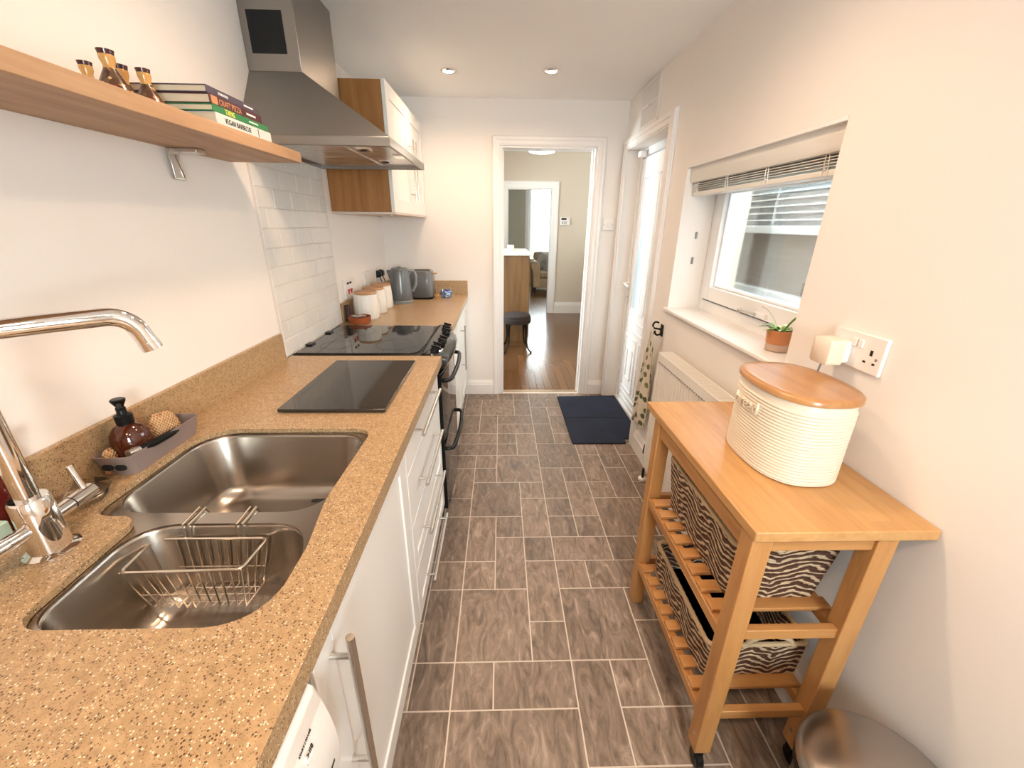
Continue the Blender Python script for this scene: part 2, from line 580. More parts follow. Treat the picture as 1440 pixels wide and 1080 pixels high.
# floor: individual slate-look tiles on grout
def kitchen_floor():
    mb = MB()
    x0, y0, cx, cy, g = -.163, .70, .1388, .1571, .0024
    I0, I1, J0, J1 = -6, 8, -14, 18
    used = {}
    T = []
    def put(i, j, w, h):
        if any((a, b) in used for a in range(i, i + w) for b in range(j, j + h)):
            return False
        for a in range(i, i + w):
            for b in range(j, j + h):
                used[a, b] = 1
        T.append((i, j, w, h)); return True
    for t in [(0, 2, 2, 2), (2, 2, 1, 1), (3, 2, 2, 2), (2, 3, 1, 2), (0, 4, 1, 1), (1, 4, 1, 2), (3, 4, 1, 1), (4, 4, 2, 1), (5, 3, 1, 1),
              (5, 1, 1, 2), (0, 5, 1, 2), (2, 5, 1, 1), (3, 5, 2, 1), (5, 5, 1, 1), (1, 6, 1, 1), (2, 6, 1, 2), (3, 6, 1, 1), (4, 6, 1, 1),
              (0, 7, 2, 2), (2, 8, 1, 1), (3, 7, 1, 1), (4, 7, 1, 2), (3, 8, 1, 2), (0, 9, 1, 1), (1, 9, 2, 2), (4, 9, 1, 1), (0, 1, 1, 1),
              (1, 1, 2, 1), (3, 0, 1, 2), (4, 1, 1, 1), (0, -1, 3, 2), (4, 0, 2, 1), (-1, 1, 1, 1), (-2, -1, 2, 2), (-1, 2, 1, 2), (-1, 4, 1, 1),
              (-1, 5, 1, 2), (-1, 7, 1, 1), (-1, 8, 1, 2), (5, 6, 2, 2), (0, 10, 1, 1), (3, 10, 2, 2), (5, 8, 1, 1), (5, 9, 1, 2)]:
        put(*t)
    rr = random.Random(5)
    for j in range(J0, J1):
        for i in range(I0, I1):
            if (i, j) in used: continue
            sh = [(1, 1), (1, 2), (2, 1), (2, 2)]
            wts = [.34, .26, .24, .16]
            for _ in range(8):
                w, h = rr.choices(sh, wts)[0]
                if i + w <= I1 and j + h <= J1 and put(i, j, w, h): break
            else:
                put(i, j, 1, 1)
    X0, X1, Y0, Y1 = XL, 1.24, YF, YB + .06
    for i, j, w, h in T:
        a, b = max(X0, x0 + i * cx + g), min(X1, x0 + (i + w) * cx - g)
        c, d = max(Y0, y0 + j * cy + g), min(Y1, y0 + (j + h) * cy - g)
        if b > a and d > c:
            v = [mb.v(p) for p in ((a, c, 0), (b, c, 0), (b, d, 0), (a, d, 0))]
            mb.f(v, 0)
    v = [mb.v(p) for p in ((X0, Y0, -.0012), (X1, Y0, -.0012), (X1, Y1, -.0012), (X0, Y1, -.0012))]
    mb.f(v, 1)
    mb.box(X0, X1, Y0, Y1, -.08, -.003, 1)
    return S('floor', mb, [MT['slate'], MT['floorgrout']], noflip=True)
kitchen_floor()
S('ceiling', MB().box(-1.1, 1.3, YF - .1, YB + .12, ZC, ZC + .1), MT['ceil'])
S('wall_left', MB().box(-1.06, XL, YF - .1, YB + .12, -.05, ZC), MT['wall'])
mb = MB()
DX0, DX1, DZ = .0, .735, 2.015
mb.box(XL, DX0, YB, YB + .12, -.05, ZC); mb.box(DX1, 1.25, YB, YB + .12, -.05, ZC); mb.box(DX0, DX1, YB, YB + .12, DZ, ZC)
S('wall_back', mb, MT['wall'])
mb = MB()
WY0, WY1, WZ0, WZ1 = 1.285, 2.315, 1.012, 1.748
EY0, EY1, EZ = 2.632, 3.472, 1.985
mb.box(XR, 1.25, YF - .1, WY0, -.05, ZC); mb.box(XR, 1.25, WY0, WY1, -.05, WZ0); mb.box(XR, 1.25, WY0, WY1, WZ1, ZC)
mb.box(XR, 1.25, WY1, EY0, -.05, ZC); mb.box(XR, 1.25, EY0, EY1, EZ, ZC); mb.box(XR, 1.25, EY1, YB, -.05, ZC)
S('wall_right', mb, MT['wall'])
KX0, KX1, KZ0, KZ1 = .10, .80, 1.05, 2.0
S('wall_front', MB().box(-1.06, KX0, YF - .1, YF, -.05, ZC).box(KX1, 1.25, YF - .1, YF, -.05, ZC).box(KX0, KX1, YF - .1, YF, -.05, KZ0).box(KX0, KX1, YF - .1, YF, KZ1, ZC), MT['wall'])
w = S('added_fill_window', MB().box(KX0, KX0 + .06, YF - .08, YF - .02, KZ0, KZ1).box(KX1 - .06, KX1, YF - .08, YF - .02, KZ0, KZ1).box(KX0 + .06, KX1 - .06, YF - .08, YF - .02, KZ0, KZ0 + .06).box(KX0 + .06, KX1 - .06, YF - .08, YF - .02, KZ1 - .06, KZ1), MT['upvc'], bev=.004)  # unseen window added behind the camera as daylight fill
MB().box(KX0 + .06, KX1 - .06, YF - .052, YF - .048, KZ0 + .06, KZ1 - .06).build('pane', MT['glass'], w)

# architraves
def architrave_y(name, x0, x1, zt, y, w=.066, mirror=1, par=None):
    """frame round an opening in a wall at y, standing out towards -y"""
    mb = MB()
    for (a, b, d) in ((0, w, .012), (.008, w - .004, .018), (w * .55, w - .006, .025)):
        mb.prism([(x0 - b, 0), (x0 - a, 0), (x0 - a, zt + a), (x1 + a, zt + a), (x1 + a, 0), (x1 + b, 0), (x1 + b, zt + b), (x0 - b, zt + b)], 'y', y - d, y)
    return S(name, mb, MT['gloss'], bev=.003)
architrave_y('trim_1', DX0, DX1, DZ, YB)
S('trim_2', MB().box(DX0, DX0 + .014, YB - .002, YB + .135, 0, DZ).box(DX1 - .014, DX1, YB - .002, YB + .135, 0, DZ).box(DX0 + .014, DX1 - .014, YB - .002, YB + .135, DZ - .014, DZ)
  .box(DX0 + .014, DX0 + .026, YB + .045, YB + .085, 0, DZ - .014).box(DX1 - .026, DX1 - .014, YB + .045, YB + .085, 0, DZ - .014), MT['gloss'], bev=.002)
S('trim_3', MB().box(DX0 + .014, DX1 - .014, YB + .045, YB + .075, 0, .007), M('brass_threshold_strip', (.55, .42, .28), .4, .8), bev=.003)
def architrave_x(name, y0, y1, zt, x, w=.07):
    mb = MB()
    for (a, b, d) in ((0, w, .012), (.008, w - .004, .018), (w * .55, w - .006, .024)):
        mb.prism([(y0 - b - .03, 0), (y0 - a, 0), (y0 - a, zt + a), (y1 + a, zt + a), (y1 + a, 0), (min(y1 + b, YB - .03), 0), (min(y1 + b, YB - .03), zt + b), (y0 - b - .03, zt + b)], 'x', x - d, x)
    return S(name, mb, MT['gloss'], bev=.003)
architrave_x('trim_4', EY0, EY1 - .015, EZ, XR)

def skirt_prof(h, d):
    return [(0, 0), (d, 0), (d, h * .72), (d * .8, h * .74), (d * .8, h * .80), (d * .55, h * .88), (d * .35, h), (0, h)]
mb = MB()
mb.prism([(YB - a, z) for a, z in skirt_prof(.13, .018)], 'x', -.325, DX0 - .064)
mb.prism([(YB - a, z) for a, z in skirt_prof(.13, .018)], 'x', DX1 + .064, XR - .024)
S('baseboard_back', mb, MT['gloss'])
mb = MB()
mb.prism([(XR - a, z) for a, z in skirt_prof(.14, .022)], 'y', YF, EY0 - .10)
S('baseboard_right', mb, MT['gloss'])

# garden door
DXI, DXO = 1.062, 1.106
d = S('door_1', MB().box(DXI, DXO, EY0 + .03, EY0 + .03 + .095, .025, 1.93).box(DXI, DXO, EY1 - .03 - .085, EY1 - .03, .025, 1.93)
      .box(DXI, DXO, 3.03, 3.125, .81, 1.80).box(DXI, DXO, EY0 + .125, EY1 - .115, 1.80, 1.93).box(DXI, DXO, EY0 + .125, EY1 - .115, .025, .82), MT['upvc'], bev=.003)
fr = MB()
fr.box(1.05, 1.12, EY0, EY0 + .03, 0, EZ).box(1.05, 1.12, EY1 - .03, EY1, 0, EZ).box(1.05, 1.12, EY0 + .03, EY1 - .03, 1.935, EZ).box(1.05, 1.12, EY0 + .03, EY1 - .03, .0, .022)
fr.build('door_frame', MT['upvc'], d, bev=.003)
for a, b in ((EY0 + .125, 3.03), (3.125, EY1 - .115)):
    g = MB().box(1.08, 1.088, a, b, .82, 1.80).build('pane', MT['doorglass'], d)
    bead = MB()
    for k in ((a, a + .012, .82, 1.80), (b - .012, b, .82, 1.80), (a, b, .82, .832), (a, b, 1.788, 1.80)):
        bead.box(1.066, 1.08, *k)
    bead.build('glazing_bead', MT['upvc'], d, bev=.003)
def molding(mb, a, b, z0, z1, w=.016):
    for k in ((a, a + w, z0, z1), (b - w, b, z0, z1), (a + w, b - w, z0, z0 + w), (a + w, b - w, z1 - w, z1)):
        mb.box(DXI - .008, DXI + .002, *k)
for a, b, z0, z1 in ((2.73, 3.36, .66, .755), (2.73, 3.02, .16, .62), (3.08, 3.36, .16, .62), (2.80, 2.96, .26, .52), (3.15, 3.29, .26, .52), (2.73, 3.36, .06, .13)):
    mb = MB(); molding(mb, a, b, z0, z1)
    mb.build('panel_molding', MT['upvc'], d, bev=.004)
h = MB().box(DXI - .009, DXI, 3.415 - .004, 3.415 + .024, .86, 1.09)
h.build('handle_plate', MT['white'], d, bev=.004)
h = MB(); h.cyl((DXI - .005, 3.425, 1.02), (DXI - .05, 3.425, 1.02), .010)
h.tube(smooth_path([(DXI - .048, 3.43, 1.02), (DXI - .052, 3.40, 1.022), (DXI - .05, 3.35, 1.015), (DXI - .046, 3.31, 1.01)]), .009)
h.build('lever_handle', MT['white'], d)
MB().cyl((DXI - .012, 3.425, .91), (DXI - .008, 3.425, .91), .009).build('lock_cylinder', MT['handle'], d)
c = MB().box(1.0, 1.05, 3.30, 3.37, 1.925, 1.965)
tag(c.build('door_contact_sensor', MT['white'], bev=.004), 'small white plastic alarm sensor box at the head of the garden door', 'sensor')

# window
w = S('window_1', MB().box(1.12, 1.19, WY0, WY0 + .05, WZ0, WZ1).box(1.12, 1.19, WY1 - .05, WY1, WZ0, WZ1).box(1.12, 1.19, WY0 + .05, WY1 - .05, WZ0, 1.088).box(1.12, 1.19, WY0 + .05, WY1 - .05, WZ1 - .05, WZ1), MT['upvc'], bev=.004)
a, b, z0, z1 = WY0 + .053, WY1 - .053, 1.094, WZ1 - .053
s = MB().box(1.105, 1.175, a, a + .07, z0, z1).box(1.105, 1.175, b - .07, b, z0, z1).box(1.105, 1.175, a + .07, b - .07, z0, z0 + .07).box(1.105, 1.175, a + .07, b - .07, z1 - .07, z1)
s.build('casement', MT['upvc'], w, bev=.004)
s = MB()
for k in ((a + .07, a + .082, z0 + .07, z1 - .07), (b - .082, b - .07, z0 + .07, z1 - .07), (a + .082, b - .082, z0 + .07, z0 + .082), (a + .082, b - .082, z1 - .082, z1 - .07)):
    s.box(1.125, 1.15, *k)
s.build('glazing_bead', MT['upvc'], w, bev=.004)
MB().box(1.15, 1.154, a + .07, b - .07, z0 + .07, z1 - .07).build('pane', MT['glass'], w)
s = MB()
for k in ((WY1 - .0535, WY1 - .0495, 1.088, WZ1 - .05), (WY0 + .05, WY1 - .05, 1.0875, 1.0945), (WY0 + .0495, WY0 + .0535, 1.088, WZ1 - .05)):
    s.box(1.1175, 1.13, *k)
s.build('gasket', MT['black'], w)
h = MB().box(1.09, 1.106, 1.66, 1.74, 1.10, 1.125).build('window_handle', MT['upvc'], w, bev=.004)
MB().tube([(1.085, 1.83, 1.108), (1.083, 1.77, 1.112), (1.086, 1.72, 1.113)], .006).cyl((1.092, 1.835, 1.107), (1.078, 1.835, 1.107), .009).build('handle_lever', MT['handle'], w)
S('trim_5', MB().prism([(XR - .022, WY0 - .02), (XR - .0005, WY0 - .02), (XR - .0005, WY0 + .0005), (1.12, WY0 + .0005), (1.12, WY1 - .0005), (XR - .0005, WY1 - .0005), (XR - .0005, WY1 + .02), (XR - .022, WY1 + .02)], 'z', WZ0 + .0005, 1.03), MT['gloss'], bev=.004)
S('soffit_highlight_strip', MB().box(XR - .0015, .9675, WY0 + .001, WY1 - .001, 1.7365, WZ1 - .0005), MT['gloss'], bev=.001)  # added strip standing in for daylight on the soffit above the blind
for z in (1.27, 1.40):
    tag(MB().box(1.04, 1.052, WY1 - .006, WY1 - .0005, z, z + .035).build('blind_clip', MT['greytrim'], bev=.002),
        'small grey clip on the white window reveal, %s' % ('the upper one nearer the blind' if z > 1.3 else 'the lower one nearer the sill'), 'clip', 'clips on the window reveal')

# ------------------------------------------------------------------ next room (hall) and the room beyond
S('floor_hall', MB().box(-1.9, 2.0, YB + .06, 7.33, -.05, 0), MT['planks'])
S('floor_lounge', MB().box(-1.2, 3.2, 7.33, 11.7, -.05, 0), MT['planks'])
S('ceiling_hall', MB().box(-1.9, 2.0, YB + .12, 7.4, 2.62, 2.7), MT['ceil'])
S('ceiling_lounge', MB().box(-1.2, 3.2, 7.4, 11.7, 2.62, 2.7), MT['ceil'])
S('wall_hall_front', MB().box(-1.9, XL, YB + .02, YB + .12, 0, 2.62).box(1.25, 2.0, YB + .02, YB + .12, 0, 2.62).box(XL, 1.25, YB + .02, YB + .12, ZC + .1, 2.62), MT['hallwall'])
S('wall_hall_right', MB().box(1.9, 2.0, YB + .12, 7.3, 0, 2.62), MT['hallwall'])
mb = MB()
mb.box(-1.9, -1.8, YB + .12, 4.3, 0, 2.62).box(-1.9, -1.8, 5.7, 7.3, 0, 2.62).box(-1.9, -1.8, 4.3, 5.7, 0, .8).box(-1.9, -1.8, 4.3, 5.7, 2.3, 2.62)
S('wall_hall_left', mb, MT['hallwall'])
w = S('window_2', MB().box(-1.88, -1.82, 4.3, 4.36, .8, 2.3).box(-1.88, -1.82, 5.64, 5.7, .8, 2.3).box(-1.88, -1.82, 4.36, 5.64, .8, .86).box(-1.88, -1.82, 4.36, 5.64, 2.24, 2.3).box(-1.88, -1.82, 4.97, 5.03, .86, 2.24), MT['upvc'], bev=.004)
MB().box(-1.852, -1.848, 4.36, 5.64, .86, 2.24).build('pane', MT['glass'], w)
HX0, HX1, HZ = .112, .838, 2.008
mb = MB()
mb.box(-1.9, HX0, 7.3, 7.4, 0, 2.62).box(HX1, 2.0, 7.3, 7.4, 0, 2.62).box(HX0, HX1, 7.3, 7.4, HZ, 2.62)
S('wall_hall_back', mb, MT['hallwall'])
architrave_y('trim_6', HX0, HX1, HZ, 7.3, .11)
S('trim_7', MB().box(HX0, HX0 + .015, 7.298, 7.405, 0, HZ).box(HX1 - .015, HX1, 7.298, 7.405, 0, HZ).box(HX0 + .015, HX1 - .015, 7.298, 7.405, HZ - .015, HZ), MT['gloss'], bev=.002)
mb = MB()
mb.prism([(7.3 - a, z) for a, z in skirt_prof(.19, .022)], 'x', HX1 + .11, 1.9)
mb.prism([(7.3 - a, z) for a, z in skirt_prof(.19, .022)], 'x', -1.8, HX0 - .11)
S('baseboard_hall', mb, MT['gloss'])
mb = MB()
LW0, LW1 = .72, 2.1
mb.box(-1.2, LW0, 11.5, 11.6, 0, 2.62).box(LW1, 3.2, 11.5, 11.6, 0, 2.62).box(LW0, LW1, 11.5, 11.6, 0, .55).box(LW0, LW1, 11.5, 11.6, 2.42, 2.62)
S('wall_lounge_back', mb, MT['sage'])
S('wall_lounge_left', MB().box(-1.2, -1.1, 7.4, 11.5, 0, 2.62), MT['sage'])
S('wall_lounge_right', MB().box(3.1, 3.2, 7.4, 11.5, 0, 2.62), MT['sage'])
w = S('window_3', MB().box(LW0, LW0 + .07, 11.5, 11.58, .55, 2.42).box(LW1 - .07, LW1, 11.5, 11.58, .55, 2.42).box(LW0 + .07, LW1 - .07, 11.5, 11.58, .55, .62).box(LW0 + .07, LW1 - .07, 11.5, 11.58, 2.35, 2.42), MT['upvc'], bev=.004)
MB().box(LW0 + .07, LW1 - .07, 11.54, 11.546, .62, 2.35).build('pane', MT['glass'], w)
S('trim_8', MB().box(LW0 - .085, LW0 - .001, 11.475, 11.5, .45, 2.5).box(LW1 + .001, LW1 + .085, 11.475, 11.5, .45, 2.5).box(LW0 - .001, LW1 + .001, 11.475, 11.5, 2.421, 2.5), MT['gloss'], bev=.004)
b = thing('slatted_blind', 'white slatted blind drawn down over the far lounge window', 'blind', (1.41, 11.46, .60))
MB().box(LW0 + .02, LW1 - .02, 11.44, 11.48, 2.36, 2.41).build('head_rail', MT['slat'], b, bev=.003)
for k in range(47):
    z = .655 + k * .0365
    m = MB().prism([(-.025, -.016), (-.024, -.018), (.025, .016), (.024, .018)], 'x', LW0 + .025, LW1 - .025)
    m.xf(Matrix.Translation((0, 11.46, z)))
    m.build('slat', MT['slat'], b)
MB().box(LW0 + .025, LW1 - .025, 11.445, 11.475, .605, .63).build('bottom_rail', MT['slat'], b, bev=.003)

# ------------------------------------------------------------------ outside
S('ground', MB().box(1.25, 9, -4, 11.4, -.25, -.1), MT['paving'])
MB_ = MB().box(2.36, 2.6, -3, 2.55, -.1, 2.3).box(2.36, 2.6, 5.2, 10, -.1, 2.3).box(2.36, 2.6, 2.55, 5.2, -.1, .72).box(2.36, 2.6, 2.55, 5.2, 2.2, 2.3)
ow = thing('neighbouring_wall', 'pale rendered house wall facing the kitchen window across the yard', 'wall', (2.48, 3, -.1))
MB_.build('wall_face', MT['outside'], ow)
g = thing('added_slat_frame', 'added white frame with slats outside, mimicking the slat lines in the kitchen window glass', 'window', (2.36, 3.8, .72))  # made-up frame and slats mimicking the slat lines in the window glass
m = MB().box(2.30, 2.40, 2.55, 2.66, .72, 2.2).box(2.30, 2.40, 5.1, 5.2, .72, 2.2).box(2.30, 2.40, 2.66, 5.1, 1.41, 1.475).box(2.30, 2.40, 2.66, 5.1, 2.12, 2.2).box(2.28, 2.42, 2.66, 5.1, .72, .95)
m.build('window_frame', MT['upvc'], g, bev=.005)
MB().box(2.375, 2.39, 2.66, 5.1, .95, 1.41).build('lower_pane', brick('brown_brick_panel', (.16, .125, .11), (.24, .20, .18), (.12, .11, .11), 1.4), g)  # lower pane is a brown brick pattern, the upper one plain grey-blue
MB().box(2.375, 2.39, 2.66, 5.1, 1.475, 2.12).build('upper_pane', M('grey_blue_pane', (.26, .28, .31), .3), g)
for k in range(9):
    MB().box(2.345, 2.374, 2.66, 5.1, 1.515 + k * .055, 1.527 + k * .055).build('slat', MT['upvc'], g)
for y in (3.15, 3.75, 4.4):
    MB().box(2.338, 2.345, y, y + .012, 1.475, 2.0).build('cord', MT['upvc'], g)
# ------------------------------------------------------------------ worktops, upstands
WT = .91
FX = -.265
cut = fillet([(-.830, .690, .05), (-.832, 1.066, .10), (-.366, 1.066, .05), (-.373, .735, .3), (-.352, .60, .2), (-.352, .440, .10), (-.712, .440, .045), (-.720, .690, .035)], 8)
wt = thing('worktop', 'speckled tan stone worktop with the sink cut into it, left foreground', 'worktop', (-.6, .2, .87))
orect = [(-.925, YF + .01), (FX, YF + .01), (FX, 1.768), (-.925, 1.768)]
m = MB().plate(orect, [cut], .897, WT)
m2 = MB().plate(orect, [[(-.900, .385), (-.295, .385), (-.295, 1.125), (-.900, 1.125)]], .87, .897)
me_ = bpy.data.meshes.new('t'); m2.bm.to_mesh(me_); m2.bm.free(); m.bm.from_mesh(me_); bpy.data.meshes.remove(me_)
m.build('slab', MT['stone'], wt, angle=50)
MB().box(XL + .001, -.925, YF + .01, 1.722, .87, 1.022).build('upstand', MT['stone'], wt, bev=.002)
wt2 = thing('worktop', 'speckled tan stone worktop beyond the cooker with kettle and toaster on it', 'worktop', (-.6, 2.9, .87))
MB().box(XL + .001, FX - .012, 2.346, YB - .001, .87, WT).build('slab', MT['stone'], wt2, bev=.0025)
MB().box(XL + .001, -.925, 2.422, YB - .016, WT, 1.022).build('upstand', MT['stone'], wt2, bev=.002)
MB().box(XL + .001, FX - .012, YB - .016, YB - .001, WT, 1.022).build('upstand', MT['stone'], wt2, bev=.002)

# ------------------------------------------------------------------ tile panel
m = MB(); rr = random.Random(3)
TY0, TY1 = 1.735, 2.41
TZ = .9125
g = MB().box(XL + .0005, XL + .0098, TY0, TY1, WT + .003, 1.726)
tp = thing('tile_splashback', 'white handmade brick tile splashback between cooker and hood', 'splashback', (XL, 2.07, WT))
g.build('grout_backing', MT['grout'], tp)
for r in range(11):
    z0 = TZ + r * .0752; z1 = min(z0 + .0722, 1.725)
    if z1 - z0 < .01: break
    y = TY0 - (.075 if r % 2 else 0) - .02
    while y < TY1:
        a, b = max(y, TY0 + .001), min(y + .149, TY1 - .001)
        if b - a > .012:
            t = rr.uniform(-.0005, .0005); u = rr.uniform(-.0005, .0005)
            x = XL + .012
            j = lambda: rr.uniform(-.0005, .0005)
            fr_ = [(x + t + u, a + .002 + j(), z0 + .002 + j()), (x + t - u, b - .002 + j(), z0 + .002 + j()), (x - t - u, b - .002 + j(), z1 - .002 + j()), (x - t + u, a + .002 + j(), z1 - .002 + j())]
            mid = [(x - .0015, a, z0), (x - .0015, b, z0), (x - .0015, b, z1), (x - .0015, a, z1)]
            bk = [(XL + .003, a, z0), (XL + .003, b, z0), (XL + .003, b, z1), (XL + .003, a, z1)]
            m.loft([bk, mid, fr_], False, True)
        y += .152
m.build('tiles', MT['tile'], tp, angle=12)

# ------------------------------------------------------------------ sink
sk = thing('double_sink', 'stainless steel double bowl sink set under the stone worktop', 'sink', (-.6, .75, .70))
big = rrect(-.826, -.372, .716, 1.061, .085, 8)
small = fillet([(-.716, .682, .07), (-.405, .682, .075), (-.355, .60, .16), (-.356, .448, .09), (-.708, .448, .05)], 8)
m = MB().plate([(-.885, .395), (-.31, .395), (-.31, 1.11), (-.885, 1.11)], [big, small], .890, .896)
m.build('flange', MT['sink'], sk, angle=50)
def bowl(loop, depth, nm, draft=.028):
    c = Vector((sum(p[0] for p in loop) / len(loop), sum(p[1] for p in loop) / len(loop)))
    xs = [p[0] for p in loop]; ys = [p[1] for p in loop]
    hx, hy = (max(xs) - min(xs)) / 2, (max(ys) - min(ys)) / 2
    L = []
    R = .05
    prof = [(0, 0), (-.0015, -.003), (.001, -.006), (.002, -.01), (draft * .55, -depth * .5), (draft, -depth + R)]
    for k in range(1, 8):
        a = PI / 2 * k / 7
        prof.append((draft + R * (1 - math.cos(a)), -depth + R * (1 - math.sin(a))))
    prof.append((draft + R + .06, -depth - .003))
    for ins, dz in prof:
        L.append([(c.x + (p[0] - c.x) * (1 - ins / hx), c.y + (p[1] - c.y) * (1 - ins / hy), .8955 + dz) for p in loop])
    mm = MB().loft(L, False, True)
    mm.build(nm, MT['sink'], sk, angle=60)
bowl(big, .180, 'bowl')
bowl(small, .165, 'bowl')
for cx, cy, z in ((-.60, .885, .7185), (-.505, .545, .7335)):
    MB().lathe([(.045, -.002), (.045, .002), (.038, .004), (.034, .001), (.034, -.002)], (cx, cy, z), 28, cap0=True, cap1=True).build('drain', MT['chrome'], sk)
    MB().lathe([(.026, .0), (.026, .002)], (cx, cy, z + .001), 24).build('drain_opening', MT['flatblack'], sk)
MB().prism(rrect(-.44, -.40, .80, .812, .0055), 'z', .8555, .857).xf(Matrix.Identity(4)).build('overflow_slot', MT['flatblack'], sk)

bk = thing('wire_basket', 'steel wire sink basket hooked over the divider into the small bowl', 'basket', (-.575, .63, .768))
rim = [(-.686, .585, .868), (-.690, .672, .868), (-.468, .672, .868), (-.474, .590, .868)]
rl = [(p[0], p[1], .868) for p in fillet([(a, b, .012) for a, b, c in rim], 4)]
MB().tube(rl, .0029, 8, closed=True).build('rim', MT['wire'], bk)
m = MB(); zb = .768
def lerp(a, b, t): return tuple(a[i] + (b[i] - a[i]) * t for i in range(3))
bot = [(-.665, .597, zb), (-.668, .655, zb), (-.488, .655, zb), (-.492, .600, zb)]
for t in [k / 11 for k in range(12)]:
    A = lerp(rim[0], rim[3], t); B = lerp(bot[0], bot[3], t); Cc = lerp(bot[1], bot[2], t); D = lerp(rim[1], rim[2], t)
    m.tube([A, B, Cc, D], .0017, 6)
for t in (.2, .5, .8):
    A = lerp(rim[0], rim[1], t); B = lerp(bot[0], bot[1], t); Cc = lerp(bot[3], bot[2], t); D = lerp(rim[3], rim[2], t)
    m.tube([A, B, Cc, D], .0017, 6)
m.tube([lerp(rim[k % 4], bot[k % 4], .62) for k in range(4)], .0013, 6, closed=True)
m.build('wires', MT['wire'], bk)
for x in (-.625, -.520):
    m = MB()
    for d in (-.007, .007):
        pass
    m.tube([(x - .006, .672, .862), (x - .006, .676, .899), (x - .006, .726, .901), (x - .006, .733, .884), (x + .006, .733, .884), (x + .006, .726, .901), (x + .006, .676, .899), (x + .006, .672, .862)], .0024, 6)
    m.build('hook', MT['wire'], bk)

# ------------------------------------------------------------------ tap
tp_ = thing('kitchen_tap', 'tall chrome kitchen mixer tap with swan spout and two levers', 'tap', (-.80, .60, WT))
bx, by = -.80, .60
MB().lathe([(.038, 0), (.038, .004), (.033, .007), (.0285, .009), (.0275, .06), (.0265, .108), (.024, .112), (.0195, .112)], (bx, by, WT), 32).build('body', MT['chrome'], tp_)
ca, sa = math.cos(math.radians(40)), math.sin(math.radians(40))
pts = [(bx, by, WT + .108), (bx, by, 1.10), (bx, by, 1.20), (bx, by, 1.262)]
for k in range(1, 8):
    a = PI / 2 * k / 7
    r = .042
    s_ = r * (1 - math.cos(a)); pts.append((bx + ca * s_, by + sa * s_, 1.262 + r * math.sin(a)))
pts += [(bx + ca * .10, by + sa * .10, 1.306), (bx + ca * .168, by + sa * .168, 1.307)]
for k in range(1, 8):
    a = math.radians(72) * k / 7; r = .040
    s_ = .168 + r * math.sin(a); pts.append((bx + ca * s_, by + sa * s_, 1.307 - r * (1 - math.cos(a))))
e = Vector(pts[-1]); pts.append(tuple(e + Vector((ca * .010, sa * .010, -.034))))
MB().tube(pts, .0155, 20).build('spout', MT['chrome'], tp_)
e = Vector(pts[-1]); dv = (Vector(pts[-1]) - Vector(pts[-2])).normalized()
MB().cyl(e - dv * .012, e + dv * .002, .0165, seg=24).build('aerator', MT['chrome'], tp_)
for sgn in (-1, 1):
    m = MB()
    p0 = Vector((bx, by + sgn * .024, .967)); dn = Vector((-.03, sgn, .02)).normalized()
    m.cyl(p0, p0 + dn * .030, .0125).cyl(p0 + dn * .031, p0 + dn * .075, .0138)
    lv = m.build('valve', MT['chrome'], tp_)
    q = p0 + dn * .062
    MB().cyl(q + Vector((0, 0, .012)), q + Vector((-.010, 0, .060)), .0055, .0055).build('lever', MT['chrome'], tp_)
    MB().cyl(p0 + dn * .0298, p0 + dn * .0312, .0128).build('collar_groove', MT['flatblack'], tp_)

# ------------------------------------------------------------------ things round the sink
dsh = MB()
dsh.lathe([(.02, 0), (.040, .002), (.056, .012), (.060, .024), (.057, .024), (.053, .014), (.038, .006), (.002, .005)], (-.885, .745, WT + .0005), 36, .95, .8)
tag(dsh.build('soap_dish', MT['clear']), 'clear glass oval soap dish behind the tap beside the sink corner', 'dish')
tr = thing('sink_caddy', 'mauve grey plastic caddy holding brush and soap bottle behind the sink', 'caddy', (-.878, .94, WT))
def trayloop(x0, x1, y0, y1, z, r=.014): return [(p[0], p[1], z) for p in rrect(x0, x1, y0, y1, r, 5)]
m = MB()
oz = WT + .0005
A = trayloop(-.918, -.844, .835, 1.045, oz); B = trayloop(-.923, -.836, .822, 1.058, oz + .052)
Ci = trayloop(-.920, -.839, .825, 1.055, oz + .052); D = trayloop(-.915, -.847, .838, 1.042, oz + .004)
def dip(l):
    return [(x, y, z - (.016 * max(0, math.sin(PI * min(1, max(0, (y - .85) / .18)))) if x > -.88 else 0)) for x, y, z in l]
B, Ci = dip(B), dip(Ci)
m.loft([A, B, Ci, D], True, True)
m.build('tray', MT['tray'], tr)
for x in (-.893, -.864):
    MB().prism([(p[0], p[1]) for p in rrect(x - .012, x + .012, oz + .018, oz + .032, .0065)], 'y', .8245, .828).build('handle_slot', MT['flatblack'], tr)
bt = thing('soap_bottle', 'amber soap bottle with black pump standing in the sink caddy', 'bottle', (-.885, .895, WT + .0045))
MB().lathe([(.030, 0), (.036, .004), (.039, .03), (.040, .058), (.036, .078), (.026, .092), (.015, .099), (.014, .103)], (-.885, .895, WT + .0045), 36).build('bottle', MT['amber'], bt)
MB().lathe([(.017, .100), (.0175, .122), (.012, .124), (.0095, .128), (.0095, .140), (.006, .142)], (-.885, .895, WT + .0045), 24).build('collar', MT['black'], bt)
MB().lathe([(.006, .139), (.009, .146), (.014, .156), (.0145, .160), (.012, .162)], (-.885, .895, WT + .0045), 24).tube([(-.885, .895, WT + .153), (-.870, .878, WT + .158), (-.858, .868, WT + .152)], .0042, 8).build('pump', MT['black'], bt)
